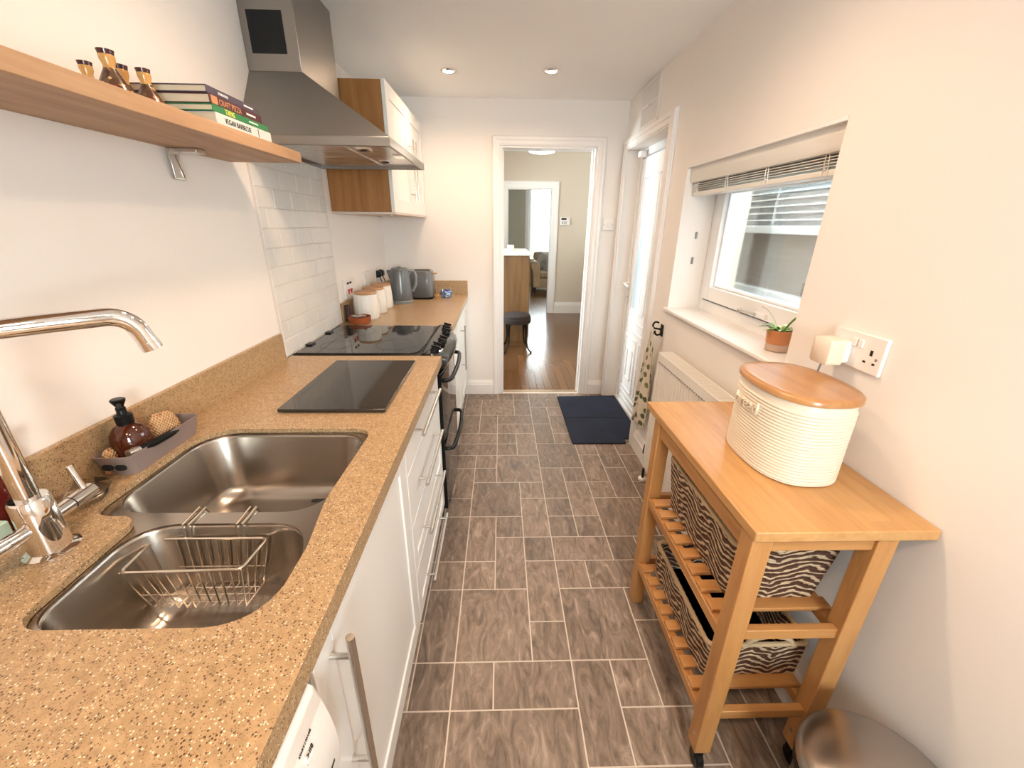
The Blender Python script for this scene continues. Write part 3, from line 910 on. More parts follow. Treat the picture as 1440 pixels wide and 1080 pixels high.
def cloth_lump(cx, cy, z0, a, b, h, seed, rz=0):
    m = MB(); L = []; rr = random.Random(seed); n = 28
    ph = [rr.uniform(0, 6) for _ in range(4)]
    for k in range(9):
        t = k / 8
        r = math.cos(t * PI / 2) ** .55 if k < 8 else .04
        L.append([(cx + a * r * math.cos(2 * PI * i / n) * (1 + .08 * math.sin(3 * 2 * PI * i / n + ph[0])), cy + b * r * math.sin(2 * PI * i / n) * (1 + .08 * math.sin(2 * 2 * PI * i / n + ph[1])),
                   z0 + h * math.sin(t * PI / 2) + .004 * math.sin(4 * PI * i / n + ph[2]) * t) for i in range(n)])
    return m.loft(L, True, True)
tag(cloth_lump(-.883, .987, WT + .006, .030, .042, .080, 2).build('waffle_cloth', MT['sponge']), 'orange waffle dish cloth bunched in the caddy behind the soap bottle', 'cloth')
tag(cloth_lump(-.903, .850, WT + .006, .0155, .020, .052, 5).build('waffle_cloth', MT['sponge']), 'small tan sponge in the caddy end, left of the soap bottle', 'sponge')
br = thing('dish_brush', 'black handled washing up brush lying across the edge of the caddy', 'brush', (-.85, .89, WT + .05))
m = MB().tube([(-.846, .862, .962), (-.842, .90, .958), (-.842, .95, .955), (-.846, .995, .952)], [.008, .0095, .0095, .006], 10)
m.build('handle', MT['black'], br)
MB().cyl((-.849, .838, .9645), (-.846, .864, .962), .0085, .0085).build('end_cap', MT['handle'], br)
sp = thing('spray_bottle', 'dark red spray bottle with black trigger half hidden behind the tap', 'bottle', (-.905, .625, WT))
MB().lathe([(.018, 0), (.019, .01), (.019, .09), (.0185, .115), (.012, .135), (.010, .14)], (-.905, .645, WT + .0005), 28, 1, 1.6).build('bottle', MT['redglass'], sp)
m = MB().lathe([(.012, .138), (.0125, .155), (.008, .158)], (-.905, .645, WT), 20)
m.build('collar', MT['black'], sp)
m = MB().prism([(.615, 1.068), (.69, 1.075), (.693, 1.095), (.62, 1.098)], 'x', -.914, -.896)
m.build('spray_head', MT['black'], sp, bev=.003)
MB().tube(smooth_path([(-.905, .672, 1.074), (-.905, .680, 1.05), (-.905, .678, 1.03), (-.905, .692, 1.012)]), .0048, 8).build('trigger', MT['black'], sp)
bx_ = thing('hand_cream', 'small mint green packet with white label beside the tap', 'packet', (-.88, .565, WT))
MB().box(-.897, -.875, .560, .617, WT + .0005, .962).build('packet', MT['mint'], bx_, bev=.003)
MB().box(-.8752, -.8742, .560, .617, WT + .004, .932).build('label', MT['paper'], bx_)
MB().box(-.897, -.8745, .5590, .5602, WT + .004, .932).build('label', MT['paper'], bx_)
lettering('W & F', .0145, MT['ink'], bx_, (-.8738, .563, .918), (0, 1, 0), (0, 0, 1), .0008)

# ------------------------------------------------------------------ glass board
cb = thing('glass_chopping_board', 'black glass worktop saver board lying between sink and cooker', 'chopping board', (-.52, 1.41, WT))
MB().box(-.688, -.358, 1.168, 1.662, WT + .004, WT + .014).build('board', MT['boardglass'], cb, bev=.002)
for x, y in ((-.67, 1.19), (-.376, 1.19), (-.67, 1.64), (-.376, 1.64)):
    MB().cyl((x, y, WT), (x, y, WT + .0045), .008).build('foot', MT['black'], cb)

# ------------------------------------------------------------------ base units
FD = -.286
def bar_handle(par, p0, p1, out=.036, r=.0062, ends=.03):
    """bar from p0 to p1 standing off by 'out' along +x"""
    p0 = Vector(p0); p1 = Vector(p1); d = (p1 - p0).normalized(); o = Vector((out, 0, 0))
    m = MB().cyl(p0 + o, p1 + o, r, seg=16)
    for q in (p0 + d * ends, p1 - d * ends):
        m.cyl(q, q + o, r * .72, seg=12)
    return m.build('bar_handle', MT['handle'], par)
def front(par, name, y0, y1, z0, z1, x=FD, th=.02, shaker=.068, dep=.006, mat=None):
    mat = mat or MT['door']
    m = MB()
    if shaker:
        m.box(x - th, x - dep, y0, y1, z0, z1)
        s_ = shaker
        for k in ((y0, y0 + s_, z0, z1), (y1 - s_, y1, z0, z1), (y0 + s_, y1 - s_, z0, z0 + s_), (y0 + s_, y1 - s_, z1 - s_, z1)):
            m.box(x - dep - .001, x, *k)
    else:
        m.box(x - th, x, y0, y1, z0, z1)
    return m.build(name, mat, par, bev=.0018)
u = thing('sink_unit', 'white base cupboard under the sink with one bar handled door', 'cupboard', (-.6, .75, 0))
MB().box(-.92, -.308, .432, 1.075, .12, .69).box(-.92, -.895, .432, 1.075, .69, .86).build('carcass', MT['door'], u)
MB().box(-.92, -.345, .432, 1.075, 0, .118).build('plinth', MT['door'], u)
dr = front(u, 'door', .435, 1.073, .125, .862)
bar_handle(dr, (FD, .487, .45), (FD, .487, .825), .038, .0075, .045)
u = thing('drawer_unit', 'white base unit of four bar handled drawers beside the cooker', 'drawers', (-.6, 1.4, 0))
MB().box(-.92, -.308, 1.079, 1.755, .12, .866).build('carcass', MT['door'], u)
MB().box(-.92, -.345, 1.079, 1.755, 0, .118).build('plinth', MT['door'], u)
for z0, z1, hz in ((.735, .862, .822), (.540, .731, .632), (.345, .536, .425), (.125, .341, .195)):
    dr = front(u, 'drawer', 1.081, 1.752, z0, z1, shaker=.05 if z0 < .5 else 0)
    bar_handle(dr, (FD, 1.19, hz), (FD, 1.585, hz), .036, .0065, .035)
u = thing('cupboard', 'white base cupboard beyond the cooker against the back wall', 'cupboard', (-.6, 2.94, 0))
MB().box(-.92, -.322, 2.352, 3.525, .12, .866).build('carcass', MT['door'], u)
MB().box(-.92, -.355, 2.352, 3.525, 0, .118).build('plinth', MT['door'], u)
dr = front(u, 'door', 2.355, 2.937, .125, .862, x=FD - .012)
dr = front(u, 'door', 2.941, 3.522, .125, .862, x=FD - .012)
bar_handle(dr, (FD - .012, 2.985, .42), (FD - .012, 2.985, .765), .034, .0062, .04)

# ------------------------------------------------------------------ washing machine
wm = thing('washing_machine', 'white washing machine under the near end of the worktop', 'washing machine', (-.6, .1, 0))
MB().box(-.90, -.31, -.19, .412, .012, .862).build('casing', MT['white'], wm, bev=.006)
MB().box(-.90, -.296, -.192, .414, .833, .867).build('top_panel', MT['white'], wm, bev=.006)
prof = [(-.33, .832), (-.285, .832), (-.272, .826), (-.263, .806), (-.256, .775), (-.2515, .74), (-.250, .70), (-.254, .668), (-.268, .655), (-.33, .655)]
m = MB().loft([[(-.285 + (a + .285) * .72, .411, z) for a, z in prof], [(a, .403, z) for a, z in prof], [(a, -.18, z) for a, z in prof], [(-.285 + (a + .285) * .72, -.189, z) for a, z in prof]])
cp = m.build('control_panel', MT['white'], wm, bev=.002)
MB().box(-.312, -.276, -.185, .409, .02, .652).build('front_panel', MT['white'], wm, bev=.004)
MB().xf(Matrix.Identity(4)).lathe([(.17, 0), (.185, .01), (.185, .025), (.15, .03), (.148, .012)], (0, 0, 0), 40).xf(Matrix.Translation((-.278, .11, .36)) @ Matrix.Rotation(PI / 2, 4, 'Y')).build('door_ring', MT['greytrim'], wm)
up = Vector((-.07, 0, .32))
def panel_pt(y, z):
    for (a0, z0), (a1, z1) in zip(prof, prof[1:]):
        if min(z0, z1) <= z <= max(z0, z1) and z0 != z1:
            return (a0 + (a1 - a0) * (z - z0) / (z1 - z0) + .0008, y, z)
    return (-.25, y, z)
lettering('START / PAUSE', .0052, MT['ink'], wm, panel_pt(.330, .806), (0, 1, 0), (-.0075, 0, .031), .0008)
lettering('>II\u0038', .010, MT['ink'], wm, panel_pt(.340, .788), (0, 1, 0), (-.0075, 0, .031), .0008)
m = MB()
for y0, y1, za, zb_ in ((.335, .3362, .784, .800), (.335, .352, .784, .7855)):
    p, q = panel_pt(y0, za), panel_pt(y1, zb_)
    m.box(p[0] - .002, p[0] + .0008, y0, y1, za, zb_)
m.build('button_outline', MT['paper'], wm)
m = MB().cyl((-.256, .16, .745), (-.228, .16, .742), .026, .023, 28)
m.build('programme_dial', MT['white'], wm, bev=.002)
m = MB().box(-.2525, -.2495, .352, .380, .704, .709)
m.build('indicator', MT['ink'], wm)

# ------------------------------------------------------------------ cooker
ck = thing('cooker', 'black freestanding electric cooker with ceramic hob and two ovens', 'cooker', (-.6, 2.05, 0))
CY0, CY1 = 1.776, 2.338
MB().box(-.925, -.315, CY0, CY1, .02, .894).build('body', MT['black'], ck, bev=.003)
MB().box(-.92, -.33, CY0 + .03, CY1 - .03, 0, .02).build('base', MT['black'], ck)
MB().box(-.926, -.345, CY0, CY1, .895, .912).build('hob_surround', MT['black'], ck, bev=.004)
hob = MB().prism([(p[0], p[1]) for p in fillet([(-.918, CY0 + .008, .004), (-.918, CY1 - .008, .004), (-.378, CY1 - .008, .05), (-.362, (CY0 + CY1) / 2 + .1, .3), (-.362, (CY0 + CY1) / 2 - .1, .3), (-.378, CY0 + .008, .05)], 6)], 'z', .912, .917)
hob.build('hob_glass', MT['blackglass'], ck, bev=.0012)
def ringmesh(cx, cy, r):
    m = MB(); n = 56
    a = [m.v((cx + r * math.cos(2 * PI * i / n), cy + r * math.sin(2 * PI * i / n), .9174)) for i in range(n)]
    b = [m.v((cx + (r - .0025) * math.cos(2 * PI * i / n), cy + (r - .0025) * math.sin(2 * PI * i / n), .9174)) for i in range(n)]
    for i in range(n):
        j = (i + 1) % n
        m.f((a[i], a[j], b[j], b[i]))
    return m
for cx, cy, r in ((-.50, 1.93, .098), (-.49, 2.19, .075), (-.78, 1.92, .075), (-.775, 2.18, .098)):
    ringmesh(cx, cy, r).build('cooking_zone_ring', MT['ring'], ck)
for y in (1.90, 2.13):
    MB().box(-.9245, -.893, y, y + .05, .9125, .924).build('lid_hinge', MT['black'], ck, bev=.003)
MB().box(-.9245, -.915, CY0 + .01, CY1 - .01, .9125, .9195).build('rear_trim', MT['handle'], ck, bev=.001)
pr = [(-.345, .885), (-.360, .914), (-.345, .921), (-.300, .914), (-.262, .896), (-.240, .872), (-.236, .855), (-.246, .836), (-.275, .826), (-.33, .826)]
m = MB()
L = []
for t, k in ((CY0, .35), (CY0 + .012, .62), (CY0 + .05, .82), (CY0 + .12, .95), ((CY0 + CY1) / 2, 1.04), (CY1 - .12, .95), (CY1 - .05, .82), (CY1 - .012, .62), (CY1, .35)):
    L.append([(-.318 + (a + .318) * k if a > -.318 else a, t, z) for a, z in pr])
m.loft(L)
m.build('control_panel', MT['blackgloss'], ck, angle=50)
for y in (1.835, 1.895, 1.955, 2.015, 2.17, 2.235, 2.295):
    k = 1 if abs(y - 2.05) < .12 else .93
    c = Vector((-.302 + (.010 if abs(y - 2.06) < .16 else -.004), y, .910))
    nn = Vector((.30, 0, 1)).normalized()
    m = MB().cyl(c, c + nn * .006, .0225, .0225, 24).cyl(c + nn * .006, c + nn * .021, .020, .018, 24)
    kb = m.build('knob', MT['black'], ck, bev=.0015)
    MB().box(-.021, .021, -.0045, .0045, 0, .009).xf(Matrix.Translation(c + nn * .021) @ Vector((0, 0, 1)).rotation_difference(nn).to_matrix().to_4x4()).build('grip', MT['black'], kb, bev=.002)
def oven_door(z0, z1, hz):
    m = MB().prism([(-.318, CY0 + .004), (-.275, CY0 + .004), (-.267, CY0 + .06), (-.263, 2.057), (-.267, CY1 - .06), (-.275, CY1 - .004), (-.318, CY1 - .004)], 'z', z0, z1)
    d_ = m.build('oven_door', MT['blackgloss'], ck, bev=.003)
    MB().prism([(-.2665, CY0 + .10), (-.2625, 2.057), (-.2665, CY1 - .10), (-.29, CY1 - .10), (-.29, CY0 + .10)], 'z', z0 + .06, z1 - .09).build('oven_window', MT['blackglass'], d_)
    pts = smooth_path([(-.270, 1.825, hz), (-.248, 1.83, hz), (-.235, 1.86, hz), (-.227, 1.96, hz + .002), (-.224, 2.057, hz + .003), (-.227, 2.155, hz + .002), (-.235, 2.255, hz), (-.248, 2.285, hz), (-.270, 2.29, hz)], 5)
    m = MB().tube(pts, .0105, 12)
    m.build('door_handle', MT['black'], d_)
    MB().box(-.3185, -.273, CY0 + .0003, CY0 + .0037, z0, z1).build('side_trim', MT['black'], d_)
    return d_
oven_door(.485, .818, .772)
oven_door(.075, .478, .405)
MB().box(-.318, -.30, CY0 + .004, CY1 - .004, .02, .07).build('kick_panel', MT['black'], ck, bev=.002)

# ------------------------------------------------------------------ things on the far worktop
dd = MB().lathe([(.052, 0), (.060, .003), (.064, .020), (.066, .038), (.062, .039), (.058, .022), (.052, .008), (.002, .006)], (-.832, 2.425, WT + .0005), 40)
tag(dd.build('terracotta_dish', MT['terra']), 'shallow brown terracotta dish on the worktop corner behind the hob', 'dish')
dd = MB().lathe([(.030, 0), (.036, .003), (.038, .0075), (.0345, .0075), (.031, .004), (.002, .004)], (-.842, 2.425, WT + .033), 28)
dd.tube([(-.85, 2.42, WT + .0375), (-.80, 2.40, WT + .045), (-.785, 2.395, WT + .048)], .004, 8)
tag(dd.build('tea_strainer', MT['handle']), 'small grey metal strainer resting in the terracotta dish', 'strainer')
jar = MB().box(-.921, -.897, 2.444, 2.474, WT + .0005, WT + .098)
tag(jar.build('dark_box', M('dark_maroon_card', (.035, .012, .012), .5), bev=.003), 'small dark maroon box against the wall behind the nearest canister', 'box')
def canister(x, y, s, label):
    c = thing('storage_canister', label, 'canister', (x, y, WT), 'white canisters beside the cooker')
    n = 48
    def lp(r, z): return [(x + r * (1 + .022 * math.cos(16 * 2 * PI * i / n)) * math.cos(2 * PI * i / n), y + r * (1 + .022 * math.cos(16 * 2 * PI * i / n)) * math.sin(2 * PI * i / n), WT + z) for i in range(n)]
    H = .148 * s
    MB().loft([lp(.073 * s, .0005), lp(.077 * s, .006), lp(.075 * s, H * .5), lp(.069 * s, H - .006), lp(.067 * s, H)]).build('jar', MT['canister'], c, angle=70)
    MB().lathe([(.066 * s, H + .0005), (.068 * s, H + .004), (.068 * s, H + .012), (.066 * s, H + .015), (.001, H + .016)], (x, y, WT), 36).build('lid', MT['paleoak'], c)
    return c
canister(-.828, 2.565, 1.0, 'white ribbed canister with wooden lid, nearest the hob of the three')
canister(-.832, 2.745, 1.0, 'white ribbed canister with wooden lid, middle one of the three')
canister(-.834, 2.925, 1.0, 'white ribbed canister with wooden lid, nearest the kettle of the three')
kt = thing('kettle', 'tall dark grey jug kettle beside the toaster', 'kettle', (-.735, 3.10, WT))
KX, KY = -.735, 3.10
MB().lathe([(.082, .0005), (.084, .006), (.084, .022), (.080, .026)], (KX, KY, WT), 40).build('base', MT['greytrim'], kt)
MB().lathe([(.080, .027), (.083, .032), (.079, .10), (.073, .18), (.067, .228), (.064, .238), (.060, .240)], (KX, KY, WT), 40).build('body', MT['grey'], kt)
MB().lathe([(.060, .2405), (.057, .250), (.045, .254), (.012, .256), (.012, .262), (.001, .263)], (KX, KY, WT), 36).build('lid', MT['grey'], kt)
MB().tube(smooth_path([(KX + .066, KY + .01, WT + .232), (KX + .098, KY + .015, WT + .228), (KX + .112, KY + .017, WT + .19), (KX + .106, KY + .016, WT + .13), (KX + .082, KY + .012, WT + .085)]), [.0105] * 25, 12).build('handle', MT['greytrim'], kt)
MB().prism([(KX - .060, WT + .238), (KX - .092, WT + .236), (KX - .070, WT + .16)], 'y', KY - .02, KY + .02).build('spout', MT['grey'], kt, bev=.006)
to = thing('toaster', 'dark grey two slice toaster between the kettle and the blue pot', 'toaster', (-.615, 3.33, WT))
A = lambda ins, z: [(p[0], p[1], WT + z) for p in rrect(-.705 + ins, -.525 - ins, 3.235 + ins, 3.435 - ins, .045, 6)]
MB().loft([A(.006, .014), A(.0, .020), A(.0, .12), A(.004, .19), A(.012, .207), A(.026, .214)]).build('body', MT['grey'], to, angle=50)
MB().loft([A(.008, .0005), A(.006, .013)]).build('base', MT['black'], to)
for y in (3.30, 3.36):
    MB().box(-.68, -.55, y - .012, y + .012, WT + .2105, WT + .2155).build('slot', MT['flatblack'], to)
MB().box(-.525, -.500, 3.315, 3.345, WT + .185, WT + .197).build('lever', MT['paleoak'], to, bev=.003)
pw = MB().lathe([(.012, 0), (.013, .004), (.009, .012), (.0135, .022), (.015, .032), (.013, .038), (.001, .040)], (-.497, 3.27, WT + .0005), 20)
tag(pw.build('egg_cup', MT['paleoak']), 'tiny pale wooden cup between the toaster and the blue pot', 'cup')
bl = thing('blue_pot', 'small blue and white pottery pot near the back wall', 'pot', (-.435, 3.34, WT))
MB().lathe([(.030, .0005), (.038, .006), (.046, .028), (.043, .050), (.037, .060), (.034, .059), (.040, .048), (.042, .028), (.030, .010), (.001, .009)], (-.435, 3.34, WT), 32).build('bowl', MT['blue'], bl)
for s_ in (-1, 1):
    MB().lathe([(.009, 0), (.006, .010), (.001, .016)], (-.435 + s_ * .030, 3.335, WT + .056), 12).build('ear', MT['blue'], bl)

# ------------------------------------------------------------------ sockets on the left wall
def plate_x(name, label, y0, y1, z0, z1, x, sgn, cat='socket', group=None):
    p = thing(name, label, cat, (x, (y0 + y1) / 2, z0), group)
    a, b = (x, x + .010) if sgn > 0 else (x - .010, x)
    MB().box(a, b, y0, y1, z0, z1).build('plate', MT['white'], p, bev=.003)
    return p
X0 = XL + .0005
p = plate_x('cooker_switch', 'white cooker switch plate with red marks on the left wall above the canisters', 2.52, 2.69, 1.03, 1.145, X0, 1, 'switch')
for y in (2.575, 2.62):
    MB().box(X0 + .010, X0 + .013, y - .014, y + .014, 1.113, 1.124).build('indicator', MT['ink'], p)
    MB().box(X0 + .010, X0 + .016, y - .013, y + .013, 1.073, 1.082).box(X0 + .010, X0 + .016, y - .004, y + .004, 1.055, 1.074).build('rocker', MT['red'], p)
p = plate_x('wall_switch', 'blank white switch plate on the left wall between cooker switch and plugs', 2.90, 3.02, 1.04, 1.15, X0, 1, 'switch')
p = plate_x('wall_socket', 'white double wall socket with two black plugs behind the kettle', 3.17, 3.335, 1.055, 1.155, X0, 1)
for y in (3.205, 3.285):
    q = thing('black_plug', 'black mains plug in the socket behind the kettle, %s' % ('the one nearer the canisters' if y < 3.25 else 'the one nearer the toaster'), 'plug', (X0 + .0105, y, 1.08), 'black plugs behind the kettle')
    MB().loft([[(X0 + .0105, y + a, 1.105 + b) for a, b in rrect(-.026, .026, -.026, .026, .01)], [(X0 + .034, y + a, 1.105 + b) for a, b in rrect(-.022, .022, -.022, .022, .01)], [(X0 + .042, y + a, 1.105 + b) for a, b in rrect(-.014, .014, -.016, .016, .008)]]).build('plug_body', MT['black'], q)
    e = (X0 + .03, y - .0, 1.083)
    pts = [e, (X0 + .045, y - .005, 1.04), (X0 + .05, y - .01, .97), (X0 + .07, y - .03, .922), (X0 + .11, y - .08, .916), (X0 + .13, y - .05, .916)]
    MB().tube(smooth_path(pts), .0035, 8).build('flex', MT['black'], q)

# ------------------------------------------------------------------ hood
hd = thing('cooker_hood', 'grey steel chimney cooker hood on the left wall above the hob', 'cooker hood', (-.665, 2.07, 1.72))
HY0, HY1, HXF = 1.715, 2.425, -.400
def loop4(x1, y0, y1, z): return [(XL + .0005, y0, z), (x1, y0, z), (x1, y1, z), (XL + .0005, y1, z)]
MB().loft([loop4(HXF, HY0, HY1, 1.752), loop4(-.742, 1.876, 2.264, 1.985)]).build('canopy', MT['hood'], hd, bev=.002)
MB().box(XL + .0005, -.742, 1.876, 2.264, 1.985, ZC - .001).build('chimney', MT['hood'], hd, bev=.002)
MB().box(XL + .0005, -.7425, 1.8745, 2.2655, 2.30, ZC - .0005).build('collar', MT['hood'], hd)
MB().box(-.912, -.787, 1.8735, 1.878, 2.04, 2.168).build('vent_grille', MT['flatblack'], hd)
m = MB()
t = .012
m.box(XL + .0005, HXF, HY0, HY0 + t, 1.722, 1.752).box(XL + .0005, HXF, HY1 - t, HY1, 1.722, 1.752).box(HXF - t, HXF, HY0 + t, HY1 - t, 1.722, 1.752).box(XL + .0005, XL + .02, HY0 + t, HY1 - t, 1.722, 1.752)
m.build('rim', MT['hood'], hd, bev=.0015)
MB().box(XL + .02, HXF - t, HY0 + t, HY1 - t, 1.738, 1.744).build('underside', MT['steel'], hd)
for a, b in ((HY0 + .04, 2.065), (2.075, HY1 - .04)):
    MB().box(-.90, -.60, a, b, 1.733, 1.738).build('grease_filter', MT['steel'], hd, bev=.002)
for y in (1.90, 2.24):
    lt = MB().box(-.575, -.525, y - .03, y + .03, 1.7335, 1.738).build('lamp_plate', MT['chrome'], hd, bev=.001)
    MB().cyl((-.55, y, 1.7315), (-.55, y, 1.734), .014).build('lens', MT['flatblack'], lt)
MB().box(HXF - .07, HXF - .02, 2.03, 2.11, 1.733, 1.738).build('button_panel', MT['chrome'], hd, bev=.001)

# ------------------------------------------------------------------ wall cupboard
wc = thing('wall_cupboard', 'oak sided wall cupboard with two white doors beyond the hood', 'cupboard', (-.77, 3.0, 1.515))
UY0, UX = 2.505, -.588
MB().box(XL + .001, UX - .021, UY0, UY0 + .02, 1.52, 2.14).build('side_panel', MT['oak'], wc, bev=.001)
MB().box(XL + .001, UX - .021, UY0 + .0205, YB - .002, 1.52, 2.14).build('carcass', MT['door'], wc)
MB().box(XL + .001, UX, UY0 + .002, YB - .002, 1.508, 1.5195).build('pelmet', M('cupboard_base_board', (.62, .52, .45), .5), wc, bev=.001)
MB().lathe([(.001, -.012), (.008, -.01), (.01, 0)], (-.66, 2.7, 1.508), 16).build('puck', MT['handle'], wc)
my = (UY0 + YB) / 2 + .01
for a, b, hy in ((UY0, my - .002, my - .045), (my + .002, YB - .003, my + .045)):
    dr = front(wc, 'door', a, b, 1.52, 2.145, x=UX, shaker=.072, dep=.007)
    bar_handle(dr, (UX, hy, 1.60), (UX, hy, 1.955), .034, .006, .04)

# ------------------------------------------------------------------ shelf and what stands on it
SZ = 1.686
sh = thing('wall_shelf', 'thick oak wall shelf above the sink holding tagines and books', 'shelf', (-.81, .9, 1.653))
MB().box(XL + .0005, -.692, -.35, 1.632, 1.653, SZ).build('board', MT['shelf'], sh, bev=.0015)
MB().box(XL + .0005, XL + .010, 1.335, 1.375, 1.572, 1.6525).box(XL + .010, -.855, 1.335, 1.375, 1.641, 1.6525).prism([(XL + .010, 1.576), (XL + .034, 1.576), (XL + .022, 1.636), (XL + .010, 1.636)], 'y', 1.335, 1.343).build('bracket', MT['handle'], sh, bev=.0012)
MB().box(XL + .0005, XL + .010, .10, .14, 1.572, 1.6525).box(XL + .010, -.855, .10, .14, 1.641, 1.6525).build('bracket', MT['handle'], sh, bev=.0012)
def tagine(x, y, s, label):
    t = thing('mini_tagine', label, 'tagine', (x, y, SZ), 'small tagines on the shelf')
    MB().lathe([(.026 * s, .0005), (.030 * s, .004 * s), (.040 * s, .018 * s), (.043 * s, .024 * s), (.041 * s, .026 * s)], (x, y, SZ), 32).build('base', MT['ceramic2'], t)
    ld = MB().lathe([(.039 * s, .0265 * s), (.034 * s, .040 * s), (.024 * s, .058 * s), (.0155 * s, .075 * s), (.0135 * s, .080 * s)], (x, y, SZ), 32).build('lid', MT['ceramic2'], t)
    MB().lathe([(.0138 * s, .0795 * s), (.0125 * s, .086 * s), (.0165 * s, .098 * s), (.017 * s, .106 * s), (.016 * s, .109 * s)], (x, y, SZ), 28).build('neck', MT['ceramic0'], ld)
    MB().lathe([(.0162 * s, .1085 * s), (.0185 * s, .119 * s), (.0165 * s, .1195 * s), (.012 * s, .113 * s), (.001, .112 * s)], (x, y, SZ), 28).build('rim', MT['ceramic1'], ld)
    return t
tagine(-.868, 1.064, .69, 'small painted ceramic tagine, leftmost on the shelf, mostly hidden by its edge')
tagine(-.800, 1.039, .80, 'tallest painted ceramic tagine on the shelf, second from the left')
tagine(-.872, 1.160, .88, 'small painted ceramic tagine half hidden behind the tallest one')
tagine(-.798, 1.128, .75, 'painted ceramic tagine on the shelf nearest the books')
BK = [('bkgrey', .026, 1.186, 1.446, -.700, .20, 'VEGAN BARBECUE', 'ink', 'pale grey spined cookbook, bottom of the stack on the shelf', .0175, 1.22),
      ('bkgreen', .015, 1.180, 1.436, -.700, .205, 'TAPAS', 'yellow', 'green cookbook titled TAPAS, second from the bottom of the shelf stack', .0175, 1.228),
      ('bkmaroon', .021, 1.180, 1.412, -.703, .195, 'CRAFT PIZZA', 'tan', 'maroon cookbook titled CRAFT PIZZA, second from the top of the shelf stack', .0195, 1.216),
      ('bkpurple', .0165, 1.178, 1.404, -.705, .20, 'SOURDOUGH', 'paper', 'purple spined cookbook, top of the stack on the shelf', .008, 1.222)]
z = SZ + .0005
for mk, th, y0, y1, x1, wd, title, ink, label, sz, ty in BK:
    y0 += .014; y1 += .014; ty += .014
    b = thing('cookbook', label, 'book', ((2 * x1 - wd) / 2, (y0 + y1) / 2, z), 'cookbooks on the shelf')
    c = .0022
    MB().box(x1 - wd, x1 - .0005, y0, y1, z, z + c).box(x1 - wd, x1 - .0005, y0, y1, z + th - c, z + th).box(x1 - c, x1, y0, y1, z, z + th).build('cover', MT[mk], b, bev=.0006)
    MB().box(x1 - wd + .004, x1 - c, y0 + .003, y1 - .003, z + c, z + th - c).build('pages', MT['pages'], b)
    lettering(title, sz, MT[ink], b, (x1 + .0004, ty, z + th / 2 - sz * .36), (0, 1, 0), (0, 0, 1), .0008, stretch=.80)
    if mk != 'bkgrey':
        m = MB(); yy = y0 + .155
        m.box(x1 - .0002, x1 + .0004, yy, yy + .045, z + th * .4, z + th * .62)
        m.build('author_line', MT['paper'], b)
    else:
        m = MB()
        m.box(x1 - .0002, x1 + .0004, y0 + .188, y0 + .191, z + .003, z + th - .003)
        m.build('spine_line', MT['ink'], b)
    if mk == 'bkmaroon':
        MB().box(x1 - .0002, x1 + .0004, y0 + .006, y0 + .03, z + .002, z + th - .002).build('spine_picture', MT['yellow' if 0 else 'tan'], b)
    z += th + .0006
# ------------------------------------------------------------------ right wall fittings
vt = thing('air_vent', 'white louvred air vent high on the wall above the garden door', 'vent', (XR, 3.02, 2.06))
VY0, VY1, VZ0, VZ1 = 2.865, 3.205, 2.055, 2.31
m = MB()
for k in ((VY0, VY1, VZ0, VZ0 + .022), (VY0, VY1, VZ1 - .022, VZ1), (VY0, VY0 + .03, VZ0 + .022, VZ1 - .022), (VY1 - .03, VY1, VZ0 + .022, VZ1 - .022), (VY0 + .03, VY1 - .03, 2.172, 2.190)):
    m.box(XR - .012, XR - .0005, *k)
m.build('frame', MT['grille'], vt, bev=.002)
MB().box(XR - .003, XR - .001, VY0 + .03, VY1 - .03, VZ0 + .022, VZ1 - .022).build('duct', M('vent_duct_grey', (.20, .18, .165), .8), vt)
m = MB()
for k in range(17):
    y = VY0 + .037 + k * .0165
    for a, b in ((VZ0 + .022, 2.172), (2.19, VZ1 - .022)):
        m.prism([(XR - .004, y), (XR - .003, y + .001), (XR - .0095, y + .0092), (XR - .0105, y + .0082)], 'z', a, b)
m.build('louvres', MT['grille'], vt)
MB().lathe([(.012, 0), (.012, .004), (.001, .005)], (0, 0, 0), 20).xf(Matrix.Translation((XR - .0122, 3.035, 2.181)) @ Matrix.Rotation(-PI / 2, 4, 'Y')).build('slide_knob', MT['grille'], vt)

bl = thing('venetian_blind', 'white venetian blind drawn up at the top of the kitchen window', 'blind', (1.01, 1.8, 1.61))
BY0, BY1 = WY0 + .006, WY1 - .006
MB().prism([(.975, 1.668), (.968, 1.68), (.968, 1.742), (.972, 1.7475), (.983, 1.7475), (.983, 1.668)], 'y', BY0, BY1).build('valance', MT['slat'], bl, bev=.001)
MB().box(.985, 1.045, BY0 + .005, BY1 - .005, 1.705, 1.7465).build('head_rail', MT['slat'], bl)
for k in range(9):
    z = 1.700 - k * .0085
    MB().prism([(.985, z), (1.010, z + .003), (1.035, z), (1.035, z + .0022), (1.010, z + .0055), (.985, z + .0022)], 'y', BY0 + .012, BY1 - .012).build('slat', MT['slat'], bl)
MB().box(.985, 1.037, BY0 + .012, BY1 - .012, 1.606, 1.624).build('bottom_rail', MT['slat'], bl, bev=.003)
for y in (1.36, 1.66, 1.95, 2.24):
    MB().tube([(.9825, y, 1.70), (.981, y + .003, 1.66), (.9835, y - .002, 1.61)], .0014, 6).tube([(.9825, y + .02, 1.70), (.981, y + .018, 1.655), (.9835, y + .021, 1.61)], .0014, 6).lathe([(.001, -.004), (.004, 0), (.001, .004)], (.981, y + .01, 1.625), 8).build('ladder_cord', MT['slat'], bl)

